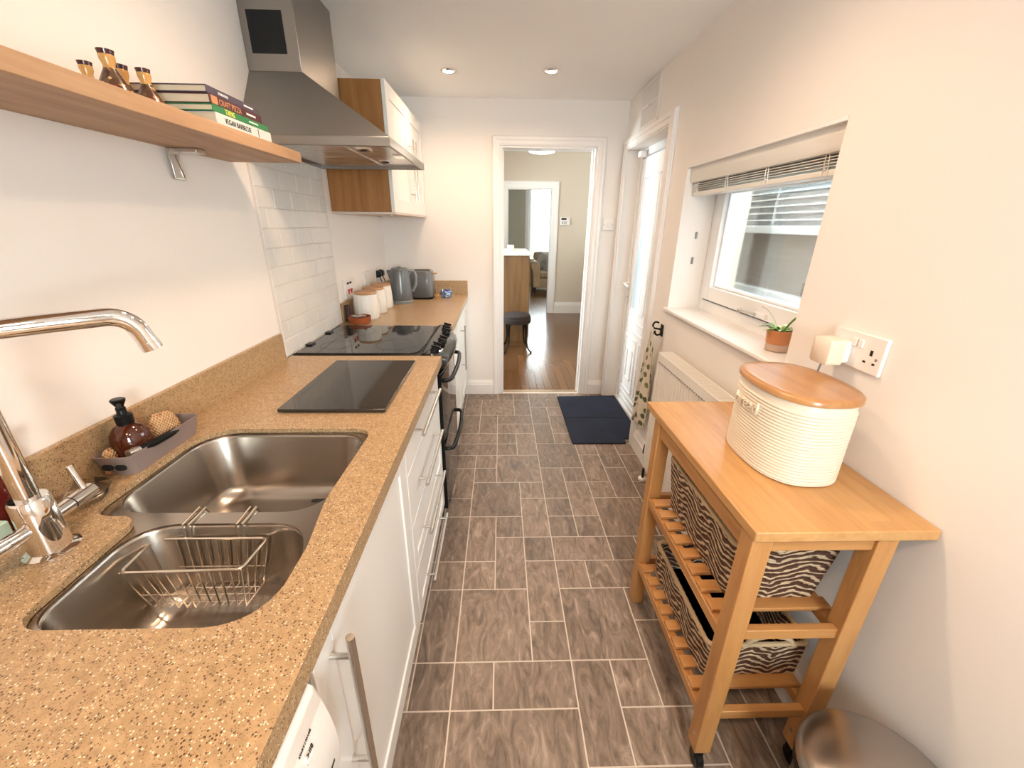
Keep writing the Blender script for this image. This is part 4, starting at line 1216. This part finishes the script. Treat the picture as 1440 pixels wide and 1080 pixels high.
# plant
pp = thing('potted_spider_plant', 'small spider plant in an orange two tone pot on the window sill', 'plant', (1.035, 1.46, 1.03))
px, py, pz = 1.035, 1.46, 1.0305
MB().lathe([(.034, 0), (.040, .003), (.0405, .028)], (px, py, pz), 36).build('pot_base', MT['potlow'], pp)
MB().lathe([(.0405, .028), (.0425, .030), (.046, .078), (.044, .080), (.041, .076), (.039, .066)], (px, py, pz), 36, cap0=False, cap1=True).build('pot', MT['pot'], pp)
MB().lathe([(.0395, .067), (.03, .071), (.001, .073)], (px, py, pz), 24).build('soil', MT['soil'], pp)
rr = random.Random(8)
for k in range(22):
    a = rr.uniform(0, 2 * PI); ln = rr.uniform(.045, .10); up_ = rr.uniform(.5, 1.4)
    if k > 18: ln, up_ = .13, 1.7
    if k in (19, 20): a = rr.uniform(-1.2, .5)
    m = MB(); n = 7; P1 = []; P2 = []
    dx, dy = math.cos(a), math.sin(a); w0 = rr.uniform(.005, .0085)
    for i in range(n + 1):
        t = i / n
        r = .008 + ln * (t * .9) / (1 + up_ * .35); hgt = ln * (up_ * t - .85 * up_ * t * t * (1.0 if k <= 18 else .55))
        w = w0 * math.sin(PI * min(1, .18 + t * .82)) + .0004
        cx, cy, cz = px + dx * r, py + dy * r, pz + .070 + hgt * .75
        P1.append([(cx - dy * w, cy + dx * w, cz + .0015), (cx, cy, cz - .0012), (cx + dy * w, cy - dx * w, cz + .0015), (cx, cy, cz + .0006)])
    m.loft(P1)
    m.build('leaf', MT['leafpale'] if k % 3 == 0 else MT['leaf'], pp, angle=80)

# radiator
RX0, RX1, RY0, RY1, RZ0, RZ1 = .842, .925, 1.43, 2.085, .13, .835
rd = thing('radiator', 'cream white double panel radiator under the kitchen window', 'radiator', (.885, 1.75, .05))
m = MB()
n = 20; L0 = []; 
pts = []
ys = []
p = (RY1 - RY0 - .04) / n
prof = [(RY0, 0)]
for k in range(n):
    y = RY0 + .02 + k * p
    prof += [(y + p * .12, 0), (y + p * .28, .007), (y + p * .72, .007), (y + p * .88, 0)]
prof.append((RY1, 0))
poly = [(RX0 + d, y) for y, d in prof]
m.loft([[(x, y, RZ0) for x, y in poly] + [(RX0 + .018, RY1, RZ0), (RX0 + .018, RY0, RZ0)], [(x, y, RZ0 + .03) for x, y in poly] + [(RX0 + .018, RY1, RZ0 + .03), (RX0 + .018, RY0, RZ0 + .03)], [(x, y, RZ1 - .05) for x, y in poly] + [(RX0 + .018, RY1, RZ1 - .05), (RX0 + .018, RY0, RZ1 - .05)]])
m.box(RX0, RX0 + .0058, RY0, RY1, RZ1 - .052, RZ1 - .0005)
m.build('front_panel', MT['radiator'], rd)
MB().box(RX1 - .025, RX1 - .01, RY0, RY1, RZ0, RZ1 - .012).build('rear_panel', MT['radiator'], rd)
m = MB().box(RX1 - .012, RX1 - .006, RY0 - .002, RY1 + .002, RZ1 - .025, RZ1)
k = 0; y = RY0
while y < RY1 - .004:
    m.box(RX0 + .006, RX1 - .012, y, y + .0055, RZ1 - .010, RZ1 - .002); y += .0115
m.box(RX0 + .0, RX1 - .006, RY0 - .003, RY0 + .004, RZ1 - .03, RZ1).box(RX0, RX1 - .006, RY1 - .004, RY1 + .003, RZ1 - .03, RZ1)
m.build('top_grille', MT['radiator'], rd)
m = MB()
for k in range(26):
    y = RY0 + .03 + k * .0235
    m.box(RX0 - .0006, RX0 + .001, y, y + .014, RZ1 - .050, RZ1 - .044)
m.build('embossed_slots', MT['greytrim'], rd)
MB().box(RX0, RX1 - .006, RY1 - .0005, RY1 + .003, RZ0 + .01, RZ1 - .004).box(RX0, RX1 - .006, RY0 - .003, RY0 + .0005, RZ0 + .01, RZ1 - .004).build('side_cover', MT['radiator'], rd, bev=.001)
MB().box(RX1 - .01, XR - .0005, 1.55, 1.58, .3, .7).box(RX1 - .01, XR - .0005, 1.95, 1.98, .3, .7).build('wall_bracket', MT['radiator'], rd)
m = MB().cyl((.872, RY1 + .002, .165), (.872, RY1 + .045, .165), .009).cyl((.872, RY1 + .045, .145), (.872, RY1 + .045, .19), .013)
m.build('valve_body', MT['chrome'], rd)
MB().cyl((.872, RY1 + .045, .13), (.872, RY1 + .045, .001), .0075).build('tail_pipe', MT['flatblack'], rd)
MB().lathe([(.020, 0), (.021, .01), (.018, .05), (.012, .058)], (.872, RY1 + .045, .19), 24).build('valve_cap', MT['black'], rd)
MB().lathe([(.02, 0), (.026, .004), (.024, .016), (.011, .02)], (.872, RY1 + .045, .0005), 24).build('pipe_collar', MT['white'], rd)

# hook and cloth
hk = thing('wall_hook', 'dark iron double hook on the wall left of the window sill', 'hook', (XR, 2.345, .86))
MB().box(XR - .006, XR - .0005, 2.325, 2.365, .855, .925).build('back_plate', MT['iron'], hk, bev=.003)
m = MB()
m.tube(smooth_path([(XR - .006, 2.345, .895), (XR - .03, 2.345, .90), (XR - .052, 2.345, .905), (XR - .058, 2.345, .925), (XR - .045, 2.345, .94), (XR - .025, 2.345, .935)]), .0055, 10)
m.tube(smooth_path([(XR - .006, 2.345, .87), (XR - .025, 2.345, .862), (XR - .04, 2.345, .872), (XR - .042, 2.345, .888)]), .0055, 10)
m.build('hook_arm', MT['iron'], hk)
def cloth():
    bm = bmesh.new(); uvl = bm.loops.layers.uv.new('UVMap')
    NU, NV = 30, 26
    hx, hy, hz = XR - .048, 2.352, .886
    G = []
    for j in range(NV + 1):
        t = j / NV
        wid = .016 + .25 * min(1, t * 1.3) ** .75
        row = []
        for i in range(NU + 1):
            s = i / NU - .5
            fold = math.sin(s * 15 + .6) * .014 * min(1, .3 + t * 1.2) + math.sin(s * 6 - 1) * .012 * t
            y = hy + .03 * t + s * wid
            x = hx - .02 * t + fold - .02 * abs(s) * (1 - t)
            z = hz - .56 * t - (.06 * (s + .1) ** 2 * 4 * t) + .03 * math.sin(s * 9 + 1) * t * t - (.04 * t if s > 0 else 0) * (1 - abs(2 * s))
            row.append((x, min(y, 2.53), z))
        G.append(row)
    def addside(off):
        return [[bm.verts.new((x + off, y, z)) for x, y, z in r] for r in G]
    A = addside(-.0025); B = addside(.0025)
    def quad(vs, uvs):
        f = bm.faces.new(vs)
        for l, u in zip(f.loops, uvs): l[uvl].uv = u
    for j in range(NV):
        for i in range(NU):
            u = [(i / NU, j / NV), ((i + 1) / NU, j / NV), ((i + 1) / NU, (j + 1) / NV), (i / NU, (j + 1) / NV)]
            quad((A[j][i], A[j][i + 1], A[j + 1][i + 1], A[j + 1][i]), u)
            quad((B[j][i], B[j + 1][i], B[j + 1][i + 1], B[j][i + 1]), [u[0], u[3], u[2], u[1]])
    for j in range(NV):
        for i in (0, NU):
            q = (A[j][i], A[j + 1][i], B[j + 1][i], B[j][i]); quad(q if i == 0 else q[::-1], [(0, 0)] * 4)
    for i in range(NU):
        for j in (0, NV):
            q = (A[j][i], B[j][i], B[j][i + 1], A[j][i + 1]); quad(q if j == 0 else q[::-1], [(0, 0)] * 4)
    m = MB(); m.bm.free(); m.bm = bm
    return m
tw = thing('tea_towel', 'white tea towel printed with green leaves hanging from the wall hook', 'tea towel', (XR - .05, 2.36, .4))
cloth().build('cloth', MT['leafcloth'], tw, angle=80)
m = MB().tube(smooth_path([(XR - .053, 2.345, .88), (XR - .055, 2.341, .90), (XR - .060, 2.345, .912), (XR - .052, 2.350, .905), (XR - .048, 2.349, .882)]), .003, 8)
m.build('hanging_loop', MT['leafcloth'], tw)

# socket and charger
p = plate_x('double_socket', 'white double wall socket above the trolley beside the bread bin', .940, 1.105, 1.112, 1.208, XR - .0005, -1)
xs = XR - .0105
for y0 in (.975,):
    m = MB().box(xs - .0006, xs + .002, y0 - .004, y0 + .004, 1.158, 1.172)
    m.box(xs - .0006, xs + .002, y0 - .018, y0 - .010, 1.137, 1.142).box(xs - .0006, xs + .002, y0 + .010, y0 + .018, 1.137, 1.142)
    m.build('socket_slots', MT['flatblack'], p)
MB().cyl((xs - .001, .957, 1.152), (xs + .002, .957, 1.152), .0035).build('screw', MT['greytrim'], p)
for y in (1.010, 1.030):
    MB().box(xs - .005, xs, y - .0075, y + .0075, 1.170, 1.192).build('rocker', MT['white'], p, bev=.002)
ad = thing('charger_plug', 'white square charger plugged into the socket above the trolley', 'charger', (.91, 1.07, 1.115))
m = MB().loft([[(xs - .0005, 1.064 + a, 1.148 + b) for a, b in rrect(-.028, .028, -.030, .030, .008)], [(xs - .022, 1.064 + a, 1.148 + b) for a, b in rrect(-.028, .028, -.030, .030, .008)]])
m.build('plug', MT['white'], ad, bev=.001)
m = MB().loft([[(xs - .0225, 1.062 + a, 1.148 + b) for a, b in rrect(-.033, .033, -.035, .035, .009)], [(xs - .062, 1.062 + a, 1.148 + b) for a, b in rrect(-.033, .033, -.035, .035, .009)], [(xs - .0645, 1.062 + a, 1.148 + b) for a, b in rrect(-.031, .031, -.033, .033, .008)]])
m.build('adaptor', MT['cream'], ad, angle=50)
MB().tube(smooth_path([(xs - .045, 1.066, 1.114), (xs - .046, 1.07, 1.09), (xs - .035, 1.09, 1.03), (xs - .012, 1.13, .95), (xs - .006, 1.20, .895), (xs + .002, 1.34, .876), (xs + .002, 1.405, .84), (xs + .003, 1.41, .70), (xs + .003, 1.41, .35)]), .0024, 8).build('cable', MT['greytrim'], ad)

sw = thing('light_switch', 'white light switch on the back wall right of the doorway', 'switch', (.866, YB, 1.425))
MB().box(.822, .910, YB - .010, YB - .0005, 1.425, 1.512).build('plate', MT['white'], sw, bev=.003)
MB().box(.857, .875, YB - .0145, YB - .010, 1.452, 1.484).build('rocker', MT['white'], sw, bev=.002)
for x in (.834, .898):
    MB().cyl((x, YB - .0112, 1.468), (x, YB - .0098, 1.468), .0035).build('screw', MT['greytrim'], sw)

# mat
mt = MB().prism(fillet([(.513, 2.574, .008), (.902, 2.574, .008), (.902, 2.640, 0), (1.040, 2.640, .005), (1.040, 3.452, .005), (.513, 3.432, .008)], 4), 'z', .001, .012)
mo = thing('door_mat', 'navy blue ribbed door mat on the tiles before the garden door', 'mat', (.77, 3.0, 0))
mt.build('pile', MT['navy'], mo, bev=.003)
MB().tube([(.516, 2.985, .0125), (.7, 2.99, .0125), (1.036, 2.985, .0125)], .0022, 8).build('crease', MT['navy'], mo)

# ------------------------------------------------------------------ trolley
ct = thing('kitchen_trolley', 'birch kitchen trolley with slatted shelves against the right wall', 'trolley', (.72, 1.0, 0))
TX0, TX1, TY0_, TY1_, TZ0, TZ1 = .541, .946, .682, 1.378, .832, .858
MB().box(TX0, TX1, TY0_, TY1_, TZ0, TZ1).build('top', MT['birchtop'], ct, bev=.003)
lw = .046
LX = (.545, .826); LY = (.690, 1.250)
for ix, x in enumerate(LX):
    for iy, y in enumerate(LY):
        zb = .075 if iy == 0 else 0
        lg = MB().box(x, x + lw, y, y + lw, zb, TZ0 - .0005).build('leg', MT['birch'], ct, bev=.003)
        if iy == 0:
            cx, cy = x + lw / 2, y + lw / 2
            ca_ = MB().cyl((cx, cy, .076), (cx, cy, .058), .008).prism([(cy - .012, .062), (cy + .012, .062), (cy + .010, .028), (cy - .014, .030)], 'x', cx - .014, cx + .014)
            cst = ca_.build('castor', MT['black'], ct, bev=.002)
            MB().cyl((cx - .011, cy - .006, .0255), (cx + .011, cy - .006, .0255), .0252, seg=28).build('wheel', MT['black'], cst, bev=.004)
            MB().cyl((x - .001, y + lw / 2, .13), (x + .003, y + lw / 2, .13), .006, seg=14).build('screw', MT['handle'], lg)
MB().box(LX[0] + .008, LX[0] + .028, LY[0] + lw, LY[1], .775, TZ0 - .0005).build('apron', MT['birchy'], ct, bev=.002)
MB().box(LX[1] + .018, LX[1] + .038, LY[0] + lw, LY[1], .775, TZ0 - .0005).build('apron', MT['birchy'], ct, bev=.002)
MB().box(LX[0] + lw, LX[1], LY[0] + .008, LY[0] + .028, .793, TZ0 - .0005).build('apron', MT['birchx'], ct, bev=.002)
MB().box(LX[0] + lw, LX[1], LY[1] + .018, LY[1] + .038, .775, TZ0 - .0005).build('apron', MT['birchx'], ct, bev=.002)
for zr in (.490, .185):
    for x in (LX[0] + .002, LX[1] + .016):
        MB().box(x, x + .028, LY[0] + lw, LY[1], zr, zr + .032).build('side_rail', MT['birchy'], ct, bev=.002)
    MB().box(LX[0] + lw, LX[1], LY[0] + .010, LY[0] + .030, zr + .024, zr + .054).build('end_rail', MT['birchx'], ct, bev=.002)
    MB().box(LX[0] + lw, LX[1], LY[1] + .016, LY[1] + .036, zr + .005, zr + .035).build('end_rail', MT['birchx'], ct, bev=.002)
    for k in range(8):
        y = LY[0] + lw + .034 + k * .0605
        MB().box(LX[0] + .004, LX[1] + lw - .004, y, y + .036, zr + .0325, zr + .0445).build('shelf_slat', MT['birchx'], ct, bev=.002)

def basket(name, label, x0, x1, y0, y1, zb, zt, taper, handle):
    b = thing(name, label, 'basket', ((x0 + x1) / 2, (y0 + y1) / 2, zb), 'woven baskets in the trolley')
    bm = bmesh.new(); uvl = bm.loops.layers.uv.new('UVMap')
    N = 10; rows = 9
    def ring(t, ins):
        k = taper * (1 - t) + ins
        return rrect(x0 + k, x1 - k, y0 + k, y1 - k, .022, 5)
    def shell(ins, flip):
        prev = None; V = []; U = []
        for j in range(rows + 1):
            t = j / rows
            lp = ring(t, ins)
            z = zb + (zt - zb) * t
            bulge = .0015 * math.sin(j * 2.1)
            V.append([bm.verts.new((p[0], p[1], z)) for p in lp])
            if j == 0:
                d = 0; us = [0]
                q = lp + [lp[0]]
                for a, c in zip(q, q[1:]):
                    d += math.hypot(a[0] - c[0], a[1] - c[1]); us.append(d)
                U = us
        m = len(V[0])
        for j in range(rows):
            for i in range(m):
                k = (i + 1) % m
                vs = [V[j][i], V[j][k], V[j + 1][k], V[j + 1][i]]
                uv = [(U[i], j / rows * (zt - zb)), (U[i + 1], j / rows * (zt - zb)), (U[i + 1], (j + 1) / rows * (zt - zb)), (U[i], (j + 1) / rows * (zt - zb))]
                if flip: vs, uv = vs[::-1], uv[::-1]
                f = bm.faces.new(vs)
                for l, u in zip(f.loops, uv): l[uvl].uv = u
        return V
    A = shell(0, False); B = shell(.009, True)
    m = len(A[0])
    for i in range(m):
        k = (i + 1) % m
        bm.faces.new((A[-1][i], A[-1][k], B[-1][k], B[-1][i]))
    bm.faces.new(A[0][::-1])
    f = bm.faces.new(B[0])
    mm = MB(); mm.bm.free(); mm.bm = bm
    mm.build('body', MT['weave'], b, angle=50)
    lp = ring(1, .0045)
    pts = []
    for i, p in enumerate(lp):
        q = lp[(i + 1) % len(lp)]
        n = max(1, int(math.hypot(p[0] - q[0], p[1] - q[1]) / .012))
        for k in range(n):
            t = k / n
            pts.append((p[0] + (q[0] - p[0]) * t, p[1] + (q[1] - p[1]) * t, zt + .002))
    rad = [.0062 + .0014 * (i % 2) for i in range(len(pts))]
    MB().tube(pts, rad, 8, closed=True).build('rim', MT['coil'], b)
    if handle:
        cx = (x0 + x1) / 2 + handle
        pts = [(cx + .062 * math.cos(PI * k / 14), y0 + .006, zt + .004 + .030 * math.sin(PI * k / 14)) for k in range(15)]
        MB().tube(pts, [.0075 + .001 * (k % 2) for k in range(15)], 8).build('handle', MT['coil'], b)
    return b
bu = basket('woven_basket', 'striped seagrass basket on the upper shelf of the trolley', .585, .865, .785, 1.225, .5355, .718, .018, 0)
basket('woven_basket', 'striped seagrass basket with handle on the lower shelf of the trolley', .585, .885, .80, 1.215, .2305, .352, .004, .03)
pn = thing('frying_pan', 'black pan lying in the upper basket of the trolley', 'pan', (.72, .99, .56))
MB().lathe([(.075, 0), (.085, .006), (.100, .045), (.103, .052), (.100, .052), (.092, .030), (.075, .006), (.001, .005)], (.715, .95, .60), 40).build('pan_body', MT['black'], pn)
MB().tube(smooth_path([(.715, 1.05, .648), (.715, 1.11, .665), (.715, 1.19, .684)]), .009, 10).build('handle', MT['black'], pn)

# bread bin
bb = thing('bread_bin', 'cream ribbed oval bread bin with wooden lid on the trolley', 'bread bin', (.775, .985, TZ1))
BCX, BCY, BHX, BHY = .776, .987, .108, .150
def oval(ins, n=64, e=2.6):
    out = []
    for i in range(n):
        a = 2 * PI * i / n
        c, s_ = math.cos(a), math.sin(a)
        out.append((BCX + (BHX - ins) * math.copysign(abs(c) ** (2 / e), c), BCY + (BHY - ins) * math.copysign(abs(s_) ** (2 / e), s_)))
    return out
L = [at_z(oval(.006), TZ1 + .0005), at_z(oval(.001), TZ1 + .004)]
z = TZ1 + .006; zt = 1.052
while z < zt - .006:
    L += [at_z(oval(.0034), z), at_z(oval(.0004), z + .0024), at_z(oval(.0), z + .0044), at_z(oval(.0006), z + .0066)]
    z += .0086
L += [at_z(oval(.003), zt), at_z(oval(.003), 1.074)]
MB().loft(L).build('body', MT['cream'], bb, angle=75)
MB().loft([at_z(oval(-.001), 1.0745), at_z(oval(-.004), 1.077), at_z(oval(-.004), 1.087), at_z(oval(-.001), 1.0905), at_z(oval(.02), 1.0905)]).build('lid', MT['lid'], bb, angle=50)
lettering('bread', .046, MT['cream'], bb, (BCX - BHX - .0012, 1.058, 1.003), (0, -1, 0), (0, 0, 1), .0075)

# pedal bin
pb = thing('pedal_bin', 'steel domed pedal bin on the floor in front of the trolley', 'bin', (.785, .455, 0))
PX, PY, PR = .785, .468, .150
MB().lathe([(.132, .001), (.136, .004), (.136, .030), (.132, .032)], (PX, PY, 0), 48).build('base', MT['black'], pb)
MB().lathe([(PR - .012, .0325), (PR - .012, .345)], (PX, PY, 0), 56).build('body', MT['hood'], pb)
MB().lathe([(PR - .010, .3455), (PR - .002, .348), (PR - .002, .372), (PR - .008, .376)], (PX, PY, 0), 56).build('collar', MT['black'], pb)
MB().lathe([(PR - .003, .3765), (PR, .380), (PR - .001, .388), (PR * .93, .400), (PR * .75, .413), (PR * .5, .422), (PR * .25, .427), (.001, .4285)], (PX, PY, 0), 64).build('lid', MT['binlid'], pb)
MB().box(PX - .035, PX + .035, PY - .19, PY - .125, .008, .016).build('pedal', MT['black'], pb, bev=.003)

# ------------------------------------------------------------------ hall furniture
st = thing('upholstered_stool', 'round grey brown stool on curved black iron legs in the next room', 'stool', (.20, 4.96, 0))
SX, SY = .195, 4.97
MB().lathe([(.150, .345), (.172, .350), (.176, .365), (.176, .405), (.168, .412)], (SX, SY, 0), 48).build('seat_base', MT['seat'], st)
MB().lathe([(.166, .4125), (.170, .42), (.165, .44), (.13, .456), (.06, .464), (.001, .465)], (SX, SY, 0), 48).build('cushion_top', MT['seat'], st)
for k in range(4):
    a = math.radians(-40 + 90 * k)
    dx, dy = math.cos(a), math.sin(a)
    pr_ = [(.135, .348), (.150, .31), (.148, .22), (.150, .13), (.175, .06), (.215, .018), (.232, .012), (.236, .022)]
    pts = smooth_path([(SX + dx * r, SY + dy * r, zz) for r, zz in pr_], 4)
    MB().tube(pts, [.022 - .012 * min(1, i / 10) for i in range(len(pts))], 10).lathe([(.010, -.012), (.013, -.004), (.010, .006)], (SX + dx * .226, SY + dy * .226, .0125), 14).build('leg', MT['iron'], st)

cu = thing('pine_cupboard', 'waist high pine cupboard with pale top standing in the next room', 'cupboard', (.05, 5.7, 0))
MB().box(-.45, .345, 5.12, 6.25, .06, 1.118).build('carcass', MT['pine'], cu, bev=.003)
MB().box(-.44, .335, 5.14, 6.24, 0, .06).build('plinth', MT['pine'], cu, bev=.002)
MB().box(-.46, .368, 5.10, 6.27, 1.118, 1.142).build('top', MT['gloss'], cu, bev=.004)
for a, b in ((5.16, 5.67), (5.69, 6.22)):
    dr = MB().box(.345, .357, a, b, .10, 1.09).build('door', MT['pine'], cu, bev=.002)
    MB().lathe([(.008, 0), (.014, .010), (.010, .020), (.001, .022)], (0, 0, 0), 16).xf(Matrix.Translation((.357, (a + b) / 2 + (.2 if a < 5.5 else -.2), .68)) @ Matrix.Rotation(PI / 2, 4, 'Y')).build('knob', MT['iron'], dr)
cp_ = MB().lathe([(.036, 0), (.040, .003), (.041, .085), (.039, .086), (.036, .01), (.001, .008)], (.125, 5.36, 1.1425), 28)
tag(cp_.build('white_beaker', MT['canister']), 'white ceramic beaker standing on top of the pine cupboard', 'beaker')

th_ = thing('alarm_keypad', 'white alarm keypad with dark display on the next room wall', 'keypad', (1.06, 7.3, 1.46))
MB().box(.985, 1.145, 7.27, 7.2995, 1.462, 1.585).build('case', MT['white'], th_, bev=.004)
MB().box(1.0, 1.085, 7.268, 7.271, 1.545, 1.572).build('display', MT['flatblack'], th_)
for k in range(3):
    for j in range(2):
        MB().box(1.012 + k * .03, 1.032 + k * .03, 7.2685, 7.271, 1.48 + j * .025, 1.495 + j * .025).build('button', MT['greytrim'], th_)
pl = thing('pendant_light', 'lit white drum ceiling light in the next room above the doorway view', 'ceiling light', (.47, 5.3, 2.232))
MB().lathe([(.13, .0), (.145, .004), (.145, .115), (.13, .12)], (.47, 5.3, 2.232), 40).build('shade', MT['shade'], pl)
MB().cyl((.47, 5.3, 2.352), (.47, 5.3, 2.619), .008).build('stem', MT['handle'], pl)

# armchair in the far room
ac = thing('armchair', 'beige scroll arm armchair below the blind in the far room', 'armchair', (1.12, 9.9, 0))
AX0, AX1, AY0, AY1 = .69, 1.62, 9.55, 10.45
MB().box(AX0 + .06, AX1 - .06, AY0 + .04, AY1 - .02, .12, .34).build('seat_base', MT['chair'], ac, bev=.03, seg=3)
MB().box(AX0 + .20, AX1 - .20, AY0 + .0, AY1 - .22, .335, .47).build('seat_cushion', MT['chair'], ac, bev=.04, seg=3)
for x, s_ in ((AX0, 1), (AX1, -1)):
    prof = [(x + s_ * .21, .12), (x + s_ * .05, .12), (x + s_ * .04, .40), (x + s_ * .02, .50), (x - s_ * .02, .58), (x - s_ * .01, .66), (x + s_ * .06, .705), (x + s_ * .14, .69), (x + s_ * .19, .63), (x + s_ * .21, .54)]
    MB().prism(prof, 'y', AY0 + .02, AY1 - .12).build('arm', MT['chair'], ac, bev=.025, seg=3)
L = []
for t in range(7):
    a = t / 6
    L.append([(AX0 + .08 + .04 * a * a, AY1 - .24 + .10 * a, .34 + .52 * a), (AX1 - .08 - .04 * a * a, AY1 - .24 + .10 * a, .34 + .52 * a), (AX1 - .08 - .04 * a * a, AY1 - .04 + .10 * a, .34 + .52 * a), (AX0 + .08 + .04 * a * a, AY1 - .04 + .10 * a, .34 + .52 * a)])
MB().loft(L).build('backrest', MT['chair'], ac, bev=.05, seg=3)
for x in (AX0 + .10, AX1 - .10):
    for y in (AY0 + .09, AY1 - .10):
        MB().lathe([(.018, 0), (.026, .05), (.03, .12)], (x, y, 0), 14).build('foot', MT['iron'], ac)
cs = MB(); n = 14; G = [[], []]
for sgn in (0, 1):
    for j in range(n + 1):
        row = []
        for i in range(n + 1):
            u, v_ = i / n * 2 - 1, j / n * 2 - 1
            pin = 1 - .10 * (1 - abs(u)) * abs(v_) ** 2
            d_ = .075 * ((1 - u * u) * (1 - v_ * v_)) ** .5
            row.append(cs.v((u * .19 * (1 - .08 * (1 - v_ * v_) * -1 - .08), (d_ if sgn else -d_), v_ * .19 * (1 - .08 * (1 - u * u) * -1 - .08))))
        G[sgn].append(row)
for sgn in (0, 1):
    for j in range(n):
        for i in range(n):
            cs.f((G[sgn][j][i], G[sgn][j][i + 1], G[sgn][j + 1][i + 1], G[sgn][j + 1][i]))
bmesh.ops.remove_doubles(cs.bm, verts=cs.bm.verts[:], dist=1e-5)
cs.xf(Matrix.Translation((1.03, 10.10, .655)) @ Matrix.Rotation(math.radians(-12), 4, 'X') @ Matrix.Rotation(math.radians(24), 4, 'Y'))
tag(cs.build('scatter_cushion', MT['cushion'], angle=80), 'grey patterned scatter cushion leaning in the beige armchair', 'cushion')
# ------------------------------------------------------------------ recessed ceiling lights
def downlight(x, y, label, power, col=(1, .70, .46)):
    d_ = thing('downlight', label, 'ceiling light', (x, y, ZC - .012), 'recessed kitchen downlights')
    MB().lathe([(.047, .0115), (.047, .006), (.043, .001), (.034, .001), (.032, .006), (.032, .0115)], (x, y, ZC - .012), 40, cap0=False, cap1=False).build('trim_ring', MT['chrome'], d_)
    MB().lathe([(.0315, .009), (.02, .004), (.001, .0025)], (x, y, ZC - .012), 32).build('lamp', MT['bulb'], d_)
    ld = bpy.data.lights.new('downlight_beam', 'SPOT')
    ld.energy = power; ld.color = col; ld.spot_size = math.radians(165); ld.spot_blend = .9; ld.shadow_soft_size = .07
    lo = bpy.data.objects.new('downlight_beam', ld); COL.objects.link(lo)
    lo.parent = d_; lo.location = (0, 0, -.012)
    return d_
P_FAR, P_MID, P_NEAR = 18, 23, 28
downlight(-.311, 2.965, 'small round downlight in the ceiling nearer the wall cupboard', P_FAR)
downlight(.300, 2.93, 'small round downlight in the ceiling nearer the garden door', P_FAR)
downlight(-.311, 1.30, 'unseen added downlight over the worktop in front of the cooker hood', P_MID)  # four downlights from here on are out of view, added to match brightness
downlight(.300, 1.30, 'unseen added downlight over the floor beside the trolley', P_MID)
downlight(-.311, -.35, 'unseen added downlight behind the camera over the worktop', P_NEAR)
downlight(.300, -.35, 'unseen added downlight behind the camera over the floor', P_NEAR)

# hall lamp inside its shade
ld = bpy.data.lights.new('pendant_bulb', 'POINT'); ld.energy = 11; ld.color = (1, .86, .68); ld.shadow_soft_size = .10
lo = bpy.data.objects.new('pendant_bulb', ld); COL.objects.link(lo); lo.location = (.47, 5.3, 2.16)

# daylight: sky all round, window openings as sampling portals
w = bpy.data.worlds.new('World'); SC.world = w; w.use_nodes = True
bg = w.node_tree.nodes['Background']
bg.inputs[0].default_value = (.95, .97, 1.0, 1)
bg.inputs[1].default_value = 27.0
def portal(loc, rot, sx, sy):
    l = bpy.data.lights.new('sky_portal', 'AREA'); l.shape = 'RECTANGLE'; l.size = sx; l.size_y = sy
    l.cycles.is_portal = True
    o = bpy.data.objects.new('sky_portal', l); COL.objects.link(o); o.location = loc; o.rotation_euler = rot
portal((.45, YF - .06, 1.525), (PI / 2, 0, 0), .58, .83)
portal((1.22, 1.8, 1.39), (0, PI / 2, 0), .72, 1.03)
portal((1.15, 3.05, 1.31), (0, PI / 2, 0), 1.0, .72)
portal((-1.88, 5.0, 1.55), (0, -PI / 2, 0), 1.5, 1.4)
portal((1.41, 11.57, 1.5), (-PI / 2, 0, 0), 1.38, 1.85)

# ------------------------------------------------------------------ camera
F_PX, VPX, VPY = 578., 704., 316.
Yc = Vector((VPX - 720, -(VPY - 540), F_PX)).normalized()
Xc = Vector((Yc.z, 0, -Yc.x)).normalized()
Zc = Xc.cross(Yc)
if Zc.y < 0: Zc = -Zc
def tow(c): return Vector((Xc.dot(c), Yc.dot(c), Zc.dot(c)))
r, u, b = tow(Vector((1, 0, 0))), tow(Vector((0, 1, 0))), -tow(Vector((0, 0, 1)))
mm = Matrix((r, u, b)).transposed().to_4x4(); mm.translation = Vector((0, 0, 1.46))
cd = bpy.data.cameras.new('Camera'); cam = bpy.data.objects.new('Camera', cd); COL.objects.link(cam)
cam.matrix_world = mm
cd.sensor_fit = 'HORIZONTAL'; cd.sensor_width = 36; cd.lens = F_PX / 1440 * 36
cd.clip_start = .02; cd.clip_end = 100
SC.camera = cam

vs = SC.view_settings
SC.display_settings.display_device = 'sRGB'
vs.view_transform = 'Standard'; vs.look = 'None'; vs.gamma = 1; vs.use_curve_mapping = False
vs.exposure = .70
SC.cycles.max_bounces = 10; SC.cycles.diffuse_bounces = 6; SC.cycles.glossy_bounces = 5; SC.cycles.transparent_max_bounces = 10
SC.cycles.caustics_reflective = False; SC.cycles.caustics_refractive = False
SC.cycles.sample_clamp_indirect = 6
